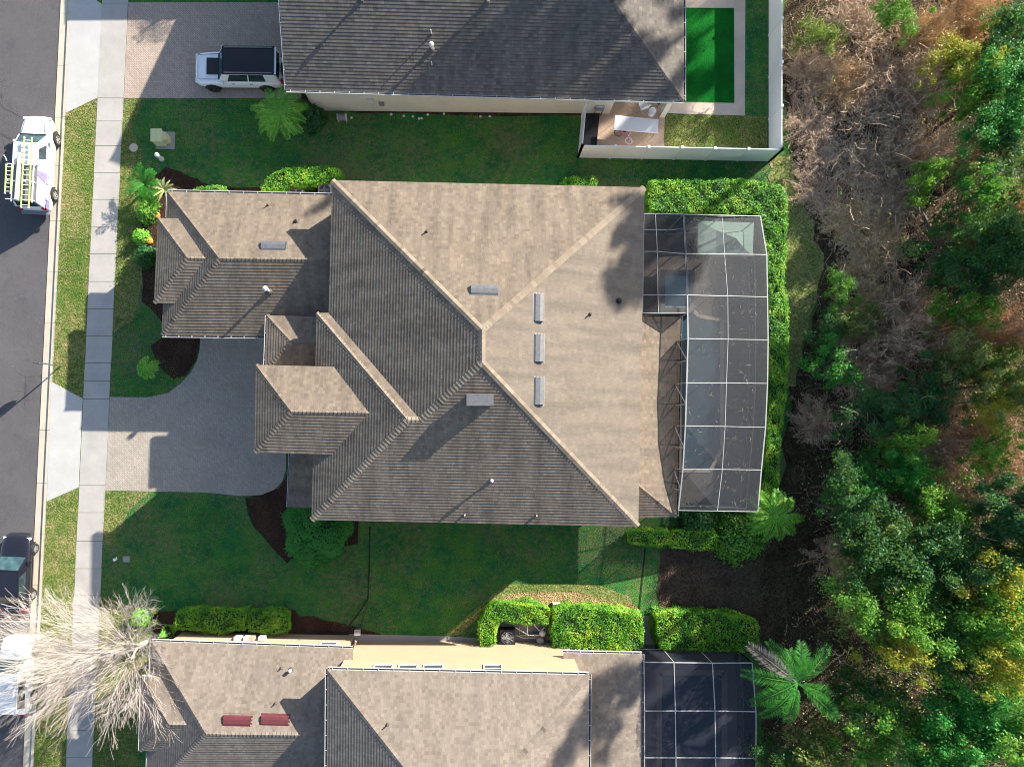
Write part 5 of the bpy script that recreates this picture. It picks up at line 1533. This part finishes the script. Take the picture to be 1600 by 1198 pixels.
trees = [
 # label, px, py, z, kit, material, scale
 ('vivid emerald tree at the right edge near the top', 1578, 120, 4.0, 'broad1', 'leafvivid', 1.0),
 ('vivid green tree at the right edge just below the topmost one', 1572, 190, 3.6, 'broad2', 'leafvivid', .85),
 ('dark green tree in the very top right corner', 1590, 40, 3.5, 'loose1', 'leafdark', .9),
 ('yellow green sunlit bush in the brown scrub near the top right', 1500, 95, 3.0, 'loose1', 'leafyellow', .75),
 ('small yellow bush right of the larger yellow one', 1530, 130, 3.0, 'shrub2', 'leafyellow', .8),
 ('green tinged shrub below the yellow bush', 1498, 155, 2.6, 'shrub1', 'leafmid', .9),
 ('dark green shrub under the vivid tree at the right', 1565, 245, 3.5, 'loose2', 'leafdark', .9),
 ('small green shrub right of the fallen trunk top end', 1445, 285, 2.5, 'shrub2', 'leafmid', .8),
 ('bright green shrub in the thicket right of the fallen trunk', 1515, 312, 3.0, 'shrub1', 'leafvivid', .9),
 ('olive tree among dry twigs on the right, level with the garage', 1560, 300, 3.4, 'loose1', 'leafolive', .8),
 ('dark leafy tree at the right edge beside the fallen trunk', 1580, 385, 5.0, 'broad2', 'leafdark', .9),
 ('dark green tree right of the lower end of the fallen trunk', 1540, 420, 4.0, 'loose2', 'leafdark', .9),
 ('dark low tree in deep shade below the fallen trunk', 1470, 400, 2.5, 'shrub1', 'leafdark', 1.2),
 ('dense green shrub at the edge of the rough grass strip', 1312, 455, 1.2, 'shrub1', 'leafmid', .7),
 ('dark green shrub below the one at the grass strip', 1296, 525, 1.2, 'shrub2', 'leafdark', 1.0),
 ('blue green shrub at the shaded end of the rough grass', 1298, 572, 2.0, 'shrub1', 'leafvivid', .9),
 ('thin green sapling in the dry twigs right of the grass strip', 1335, 500, 1.4, 'shrub2', 'leafolive', .9),
 ('green leafy sapling above the middle grey twigs', 1500, 490, 3.0, 'shrub2', 'leafmid', 1.0),
 ('oval dark evergreen bush right of the grey twig mound', 1535, 570, 3.0, 'shrub1', 'leafdark', .7),
 ('olive tree at the right edge halfway down', 1585, 600, 4.5, 'loose1', 'leafolive', .85),
 ('bright lime tree right of centre in the woods', 1548, 625, 4.0, 'loose2', 'leafyellow', .6),
 ('olive leafy tree below the oval evergreen bush', 1500, 560, 3.6, 'loose1', 'leafolive', .8),
 ('mid green tree at the right edge below the lime tree', 1545, 700, 4.0, 'loose2', 'leafmid', .6),
 ('dark shaded tree in the middle of the thicket', 1370, 640, 3.0, 'loose1', 'leafdark', .8),
 ('dark tree with sparse leaves above the green middle shrub', 1440, 620, 3.2, 'loose2', 'leafdark', .9),
 ('green shrub with one yellow twig left of the grey brush', 1402, 690, 3.0, 'shrub1', 'leafmid', .8),
 ('dense blue green tree left of the grey brush', 1420, 745, 3.6, 'broad2', 'leafvivid', .62),
 ('green shrub lowest of the group left of the grey brush', 1340, 745, 2.8, 'shrub2', 'leafvivid', 1.1),
 ('dark leafy tree beside the palm at the pool cage corner', 1330, 800, 4.0, 'broad1', 'leafdark', .8),
 ('green tree below the grey brush', 1460, 800, 4.5, 'loose1', 'leafmid', .85),
 ('pine with soft blue green needles at the right edge', 1590, 795, 6.5, 'pine1', 'needle', .7),
 ('pine with tufted tips just below the other pine', 1582, 850, 6.0, 'pine1', 'needle', .55),
 ('large dark crown above the clearing by the big feather palm', 1400, 860, 5.5, 'broad2', 'leafdark', 1.05),
 ('olive green crown in the lower middle of the woods', 1365, 905, 5.0, 'loose1', 'leafolive', 1.0),
 ('tall dark tree crown right of the large dark crown', 1480, 870, 6.0, 'broad1', 'leafdark', 1.0),
 ('sunlit green crown above and right of the big feather palm', 1405, 960, 6.0, 'broad1', 'leafmid', .95),
 ('yellowish tipped crown below the sunlit green one', 1400, 1010, 5.8, 'loose1', 'leafyellow', .7),
 ('golden green crown at the right side of the lower woods', 1545, 920, 6.5, 'loose2', 'leafyellow', .9),
 ('mid green crown under the golden one', 1540, 975, 6.0, 'broad2', 'leafmid', 1.0),
 ('yellow green crown at the right edge near the bottom', 1560, 1030, 6.5, 'loose1', 'leafyellow', .8),
 ('broad dark green crown between the lit crowns', 1470, 1000, 5.0, 'broad2', 'leafdark', 1.1),
 ('emerald crown near the bottom right corner', 1530, 1110, 5.5, 'broad1', 'leafvivid', 1.0),
 ('bright emerald crown touching the bottom edge', 1480, 1170, 5.5, 'broad2', 'leafvivid', .9),
 ('light green crown in the bottom right corner', 1585, 1150, 6.0, 'loose1', 'leafmid', .95),
 ('small green tree below and right of the big feather palm', 1390, 1130, 4.5, 'loose2', 'leafmid', .9),
 ('dark shrub right of the big feather palm', 1350, 1080, 3.0, 'shrub1', 'leafdark', 1.3),
 ('olive shrub at the bottom edge below the big feather palm', 1270, 1160, 3.0, 'shrub2', 'leafolive', 1.2),
 ('dark shrub at the bottom edge right of the bottom pool cage', 1215, 1185, 2.5, 'shrub1', 'leafdark', 1.0),
 ('low green shrub in the lit gap at the bottom edge', 1330, 1180, 3.0, 'shrub1', 'leafmid', 1.1),
 ('green topped tree in the scrub near the top', 1405, 15, 3.0, 'loose2', 'leafmid', .6),
 ('faint green shrub beside the fence end in the scrub', 1275, 55, 2.0, 'shrub2', 'leafolive', .9),
]
for lb, x, y, z, kn, mt, sc in trees:
    make_tree(lb, 'shrub' if kn.startswith('shrub') else 'tree', x, y, z, kn, mt, sc, name='shrub' if kn.startswith('shrub') else ('pine_tree' if kn == 'pine1' else 'tree'))

# leafless twiggy bushes
def bush_quads(seed, r, h, stems, tw, w=.012):
    rng = np.random.default_rng(seed)
    n = stems; th = rng.uniform(0, 2 * np.pi, n); q = rng.uniform(0, .35, n) * r
    P0 = np.stack([np.cos(th) * q, np.sin(th) * q, np.zeros(n)], 1)
    el = rng.uniform(.25, 1.4, n); D = np.stack([np.cos(th) * np.cos(el), np.sin(th) * np.cos(el), np.sin(el)], 1)
    L = rng.uniform(.6, 1.1, n) * (r * np.cos(el) + h * np.sin(el)); Q, p, d = strips(P0, D, L, np.full(n, w * 1.6), .55, rng, 4)
    out = [Q]
    m = n * tw; k = rng.integers(0, n, m); t_ = rng.uniform(.35, 1.0, m)[:, None]
    S = P0[k] * (1 - t_) + p[k] * t_ + rng.normal(0, .08, (m, 3)); D2 = d[k] * .7 + rng.normal(size=(m, 3)) * .75
    Q2, p2, d2 = strips(S, D2, rng.uniform(.2, .6, m) * r * .55, np.full(m, w), .8, rng, 3); out.append(Q2)
    k = rng.integers(0, m, m * 2); Q3, _, _ = strips(p2[k] * .6 + S[k] * .4 + rng.normal(0, .05, (len(k), 3)), d2[k] + rng.normal(size=(len(k), 3)), rng.uniform(.12, .35, len(k)) * r * .5, np.full(len(k), w * .7), .8, rng, 2); out.append(Q3)
    Q = np.concatenate(out); Q[:, :, 2] = np.maximum(Q[:, :, 2], .02)
    return Q
BK = [bush_quads(51, 1.3, 1.3, 130, 13, .018), bush_quads(52, 1.3, 1.3, 95, 17, .016), bush_quads(53, 1.3, 1.1, 150, 10, .018)]
bproto = [None] * 3
bushes = [
 ('tangled brown bush right of the fence corner', 1268, 190, 1.3, 1.2, 'twig'), ('brown thorny bush in the top scrub beside the fence', 1270, 110, 2.0, 1.2, 'twig'),
 ('dark brown thicket at the top edge', 1340, 35, 2.2, 1.4, 'twig'), ('dry bush with golden leaves left of the top shadow', 1318, 130, 2.2, 1.2, 'twiggold'),
 ('brown bush in the middle of the top scrub', 1385, 120, 2.4, 1.4, 'twig'), ('pale brown bush between the yellow bush and the top edge', 1455, 55, 2.6, 1.3, 'twiggold'),
 ('tan bush at the top edge near the right', 1525, 25, 2.4, 1.2, 'twiggold'), ('brown brush under the yellow bush', 1440, 130, 2.4, 1.5, 'twig'),
 ('wide brown brush below the middle of the top scrub', 1370, 170, 2.2, 1.5, 'twig'), ('dry bush just below the fence corner brush', 1285, 240, 1.2, 1.1, 'twig'),
 ('shaded grey twigs at the hedge end', 1280, 300, 1.0, 1.1, 'twiggrey'), ('small pinkish bare bush at the upper right', 1560, 222, 4.0, .6, 'twiggrey'),
 ('bare bush at the head of the fallen trunk', 1402, 232, 2.4, 1.0, 'twig'), ('grey twig clump right of the fallen trunk head', 1465, 245, 2.6, 1.2, 'twiggrey'),
 ('shaded tangle left of the fallen trunk', 1350, 260, 2.0, 1.4, 'twiggrey'), ('dim grey twigs beside the fallen trunk', 1395, 310, 1.8, 1.2, 'twiggrey'),
 ('dense tan mound of twigs left of the fallen trunk', 1350, 350, 1.7, 1.4, 'twiggold'), ('second tan mound of twigs below the first', 1385, 385, 2.6, 1.3, 'twiggold'),
 ('tan twigs above the rough grass edge', 1318, 345, 1.3, 1.1, 'twiggold'), ('tan twigs beside the dense green shrub at the grass', 1350, 420, 1.7, 1.1, 'twiggold'),
 ('sunlit tan bush right of the grass strip bend', 1330, 510, 1.8, 1.1, 'twiggold'), ('pale grey twig mound in the centre of the woods', 1420, 480, 3.2, 1.4, 'twiggrey'),
 ('shaded grey twig mound under the pale one', 1410, 530, 2.8, 1.3, 'twiggrey'), ('wispy pale twigs left of the centre mound', 1375, 470, 2.6, 1.0, 'twiggold'),
 ('pale bare bush at the right edge', 1578, 520, 4.0, 1.1, 'twiggrey'), ('tangled tan twigs right of the centre mound', 1490, 530, 3.0, 1.2, 'twiggold'),
 ('wide grey brush pile in the lower right woods', 1480, 715, 3.2, 1.5, 'twiggrey'), ('grey brush pile continuing at the right edge', 1575, 730, 3.2, 1.3, 'twiggrey'),
 ('dry brown twigs at the right edge near the olive tree', 1560, 655, 3.0, 1.1, 'twig'), ('dim twigs in the dark middle of the woods', 1360, 580, 2.0, 1.5, 'twiggrey'),
 ('dark twig tangle left of the lime tree', 1460, 640, 2.4, 1.3, 'twig'), ('thin grey twigs in the dark by the hedge', 1275, 660, 1.2, 1.0, 'twiggrey'),
 ('brown twigs below the grey brush pile', 1500, 770, 3.0, 1.2, 'twig'), ('grey twigs in the crown area above the clearing', 1440, 830, 5.0, .9, 'twiggrey'),
 ('dim twigs beside the dark tree at the clearing', 1310, 870, 2.0, 1.0, 'twiggrey'), ('pale twigs at the right edge above the pines', 1585, 885, 5.0, .8, 'twiggrey'),
 ('brown twig clump at the right side of the upper woods', 1535, 370, 3.0, 1.2, 'twig'), ('dark twigs in the shade right of the fallen trunk', 1500, 380, 2.2, 1.3, 'twiggrey'),
 ('tan twigs on the far right below the olive tree', 1590, 330, 3.5, 1.0, 'twiggold'), ('shaded brush at the right of the hanging yellow twig', 1440, 690, 2.2, 1.0, 'twig'),
]
for i, (lb, x, y, z, r, mt) in enumerate(bushes):
    z = z * ((.4 if (x < 1400 and y > 220) else .62) if (x < 1440 and y < 515) else 1)
    k = i % 3; c = W(x, y, z * .6)
    if bproto[k] is None:
        o = quadmesh('bare_bush', BK[k], M['twig']); bproto[k] = o
    else:
        o = bproto[k].copy(); COL.objects.link(o)
    o.location = (c.x, c.y, 0); o.rotation_euler = (0, 0, random.uniform(0, 6.28)); o.scale = (r, r, z / 1.3)
    o.material_slots[0].link = 'OBJECT'; o.material_slots[0].material = M[mt]
    tag(o, lb, 'bush', 'leafless bushes in the woods')

# fallen trunk
b = MB(); pts = [W(1404, 262, .5), W(1425, 305, .45), W(1450, 350, .4), W(1472, 395, .3), W(1492, 435, .25)]
b.tube(pts, [.07, .1, .13, .15, .17], M['barkgrey'], 9); b.tube([pts[1], W(1436, 296, .9)], [.04, .02], M['barkgrey'], 5); b.tube([pts[2], W(1464, 345, .8)], [.04, .02], M['barkgrey'], 5)
tag(b.build('fallen_trunk'), 'long grey fallen trunk lying across the upper woods', 'fallen trunk')

# thin undergrowth that nobody could count
def field(poly, n, seed):
    rng = np.random.default_rng(seed); P = [W(x, y) for x, y in poly]
    xs = [p.x for p in P]; ys_ = [p.y for p in P]
    X = rng.uniform(min(xs), max(xs), n * 2); Y = rng.uniform(min(ys_), max(ys_), n * 2); k = in_poly(X, Y, P); X, Y = X[k][:n], Y[k][:n]
    return X, Y, rng
def clump(X, Y, a=1.0, b=0.0):
    return .5 + .25 * np.sin(X * .9 * a + b) * np.cos(Y * 1.1 * a - b) + .25 * np.sin(X * 2.1 * a - Y * 1.6 * a + b * 2)
WOOD = [(1236, -200), (1232, 160), (1262, 300), (1300, 400), (1268, 500), (1240, 620), (1245, 800), (1300, 880), (1240, 960), (1200, 1020), (1195, 1400), (2100, 1400), (2100, -200)]
X, Y, rng = field(WOOD, 34000, 71)
k = rng.random(len(X)) < clump(X, Y, 1, 1.3) * (.35 + .65 * (Y > -2)) ; X, Y = X[k], Y[k]
n = len(X); hh = (1.3 * clump(X, Y, .7, 4) + .2) * np.clip((X - 21) / 5, .2, 1)
P0 = np.stack([X, Y, rng.uniform(0, 1, n) * hh], 1); D = rng.normal(size=(n, 3)) * [1, 1, .6] + [0, 0, .5]
Q, p, d = strips(P0, D, rng.uniform(.4, 1.3, n), rng.uniform(.01, .02, n), .9, rng, 4)
k = rng.integers(0, n, n); Q2, _, _ = strips(p[k], d[k] + rng.normal(size=(n, 3)) * .8, rng.uniform(.2, .5, n), np.full(n, .007), .7, rng, 2)
tag(quadmesh('dry_brush', np.concatenate([Q, Q2]), M['twig']), 'tangled dry brown brush covering the woodland floor', 'brush', kind='stuff')
X, Y, rng = field(WOOD, 110000, 72)
gy = np.clip((8 - Y) / 20, .08, 1) * np.clip((X - 17.5) / 4, .25, 1)
k = rng.random(len(X)) < clump(X, Y, 1.2, 2.2) ** 2 * 1.7 * gy; X, Y = X[k], Y[k]; n = len(X)
Z = rng.uniform(.1, 1, n) * (.3 + 1.6 * clump(X, Y, .8, .5))
tag(quadmesh('undergrowth', leaf_quads(np.stack([X, Y, Z], 1), .15, rng, .5), M['leafdark']), 'dark green weeds and creepers between the woodland bushes', 'undergrowth', kind='stuff')
X, Y, rng = field(WOOD, 150000, 76)
c_ = .6 * clump(X, Y, 1.7, 3.1) + .4 * clump(X, Y, 3.9, 1.2)
k = (c_ > .55) & (rng.random(len(X)) < np.clip((5 - Y) / 14, .03, .9) * np.clip((X - 20 + np.maximum(Y + 6, 0) * .15) / 4, 0, 1)); X, Y = X[k], Y[k]; n = len(X)
Z = 1.2 + 3.4 * (c_[k] - .5) * 2 + rng.uniform(-.7, .5, n)
tag(quadmesh('sapling_thicket', leaf_quads(np.stack([X, Y, Z], 1), .14, rng, .5), M['leafmid']), 'mixed green saplings filling the gaps between the woodland trees', 'undergrowth', kind='stuff')
X, Y, rng = field(WOOD, 9000, 77); k = rng.random(len(X)) < clump(X, Y, 1.6, 5); X, Y = X[k], Y[k]; n = len(X)
P0 = np.stack([X, Y, rng.uniform(.8, 4.2, n)], 1); Q, p, d = strips(P0, rng.normal(size=(n, 3)) * [1, 1, .5], rng.uniform(.4, 1.5, n), rng.uniform(.008, .018, n), .8, rng, 4)
kk = rng.integers(0, n, n * 2); Q2, _, _ = strips(p[kk], d[kk] + rng.normal(size=(n * 2, 3)) * .8, rng.uniform(.2, .6, n * 2), np.full(n * 2, .008), .7, rng, 2)
tag(quadmesh('dead_branches', np.concatenate([Q, Q2]), M['twiggrey']), 'pale dead branches and vines tangled through the woods', 'branches', kind='stuff')
X, Y, rng = field(WOOD, 12000, 73); n = len(X)
tag(quadmesh('fallen_leaves', leaf_quads(np.stack([X, Y, rng.uniform(.02, .12, n)], 1), .12, rng, .6, nrm=np.tile([0, 0, 2.0], (n, 1))), M['twig']), 'dry fallen leaves on the woodland floor', 'leaf litter', kind='stuff')

# grass blades
def blades(name, polys, dens, hgt, mat, seed, label, w=.012):
    Qs = []
    for i, pl in enumerate(polys):
        A = poly_area([W(x, y) for x, y in pl]); X, Y, rng = field(pl, int(A * dens), seed + i); n = len(X)
        Hh = hgt * rng.uniform(.5, 1.3, n); th = rng.uniform(0, 2 * np.pi, n); a = np.stack([np.cos(th), np.sin(th), np.zeros(n)], 1) * w
        ln = rng.normal(0, .6, (n, 2)) * Hh[:, None]
        B0 = np.stack([X, Y, np.full(n, .005)], 1); T0 = B0 + np.concatenate([ln, Hh[:, None]], 1)
        Qs.append(np.stack([B0 - a, B0 + a, T0], 1))
    o = quadmesh(name, np.concatenate(Qs), mat, nper=3); tag(o, label, 'grass', kind='stuff'); return o
V1 = [(102.6, 177), (153, 154), (131, 621), (80.6, 596.5)]
V2 = [(73, 783.5), (123, 761.6), (101, 1250), (50, 1250)]
V3 = [(192.5, 154), (228, 154), (208, 205), (224, 235), (218, 300), (226, 372), (222, 440), (206, 500), (175, 520)]
V4 = [(163.5, 766), (232, 768), (200, 800), (178, 850), (159.5, 850)]
V5 = [(155.5, 930), (215, 950), (232, 990), (228, 1060), (200, 1250), (141, 1250)]
blades('grass', [V1, V2, V3, V4, V5], 420, .055, M['bladedry'], 100, 'sunlit patchy yellow green grass beside the sidewalk', .014)
blades('grass', [[(1205, 250), (1235, 240), (1262, 330), (1290, 420), (1262, 520), (1238, 600), (1228, 600), (1228, 300)], [(1037, 180), (1198, 183), (1198, 249), (1038, 247)]], 420, .08, M['bladedry'], 120, 'rough pale grass by the woods and in the fenced yard', .016)
LN = [(192, 155), (900, 180), (902, 246), (1200, 252), (1215, 300), (1000, 280), (518, 275), (400, 262), (262, 262), (222, 240), (210, 200)]
LS = [(164, 767), (395, 775), (400, 830), (450, 880), (560, 850), (600, 822), (1000, 826), (1030, 920), (780, 925), (690, 995), (560, 985), (450, 952), (236, 952), (158, 930)]
LG = [(176, 500), (206, 500), (240, 470), (252, 520), (236, 545), (290, 590), (262, 613), (230, 619.5), (171.5, 619)]
blades('grass', [[(694, 992), (790, 912), (935, 913), (990, 934), (975, 944), (900, 924), (800, 925), (768, 948), (716, 992)]], 420, .08, M['bladedry'], 160, 'sunlit yellow green grass strip above the bottom hedges', .016)  # blades over the painted sunlit wedge
blades('grass', [LN, LS, LG], 260, .05, M['blade'], 140, 'short green lawn grass around the middle house', .012)

# tall trees beyond the frame whose shade falls across the roofs and woods
kit('tall1', 61, 2.6, 17.0, 40, 9000, .34, cl=.75, flat=1.2, trunk_r=.22)
kit('tall2', 66, 2.6, 17.0, 34, 7000, .36, cl=.75, flat=1.3, trunk_r=.22)
tall = [(38.3, 33.0, 20, .95), (29.7, 43.6, 20, .4), (33.3, 44.6, 20, .5), (38.3, 44, 20, .55), (31.5, 46.5, 20.5, .4), (36, 47, 20, .45), (48, 54, 20, .7), (48.4, 49.5, 19, .6),
        (46, 20.5, 12, 1.2), (34.5, 10, 8.5, 1.2), (37.5, 15, 9.5, 1.2), (38.2, 9.3, 20, .9), (36, 5, 9, 1.3), (36.5, 0, 9, 1.2)]
for i, (x, y, z, sc) in enumerate(tall):
    kn = ('tall1', 'tall2')[i % 2]
    k = 25 / (1 - z / CAMH)
    make_tree('tall pine beyond the edge of the photo shading the roofs and the woods', 'tree', NX + x * k, NY - y * k, z, kn, 'needle', sc, name='pine_tree', group='tall pines beyond the photo')
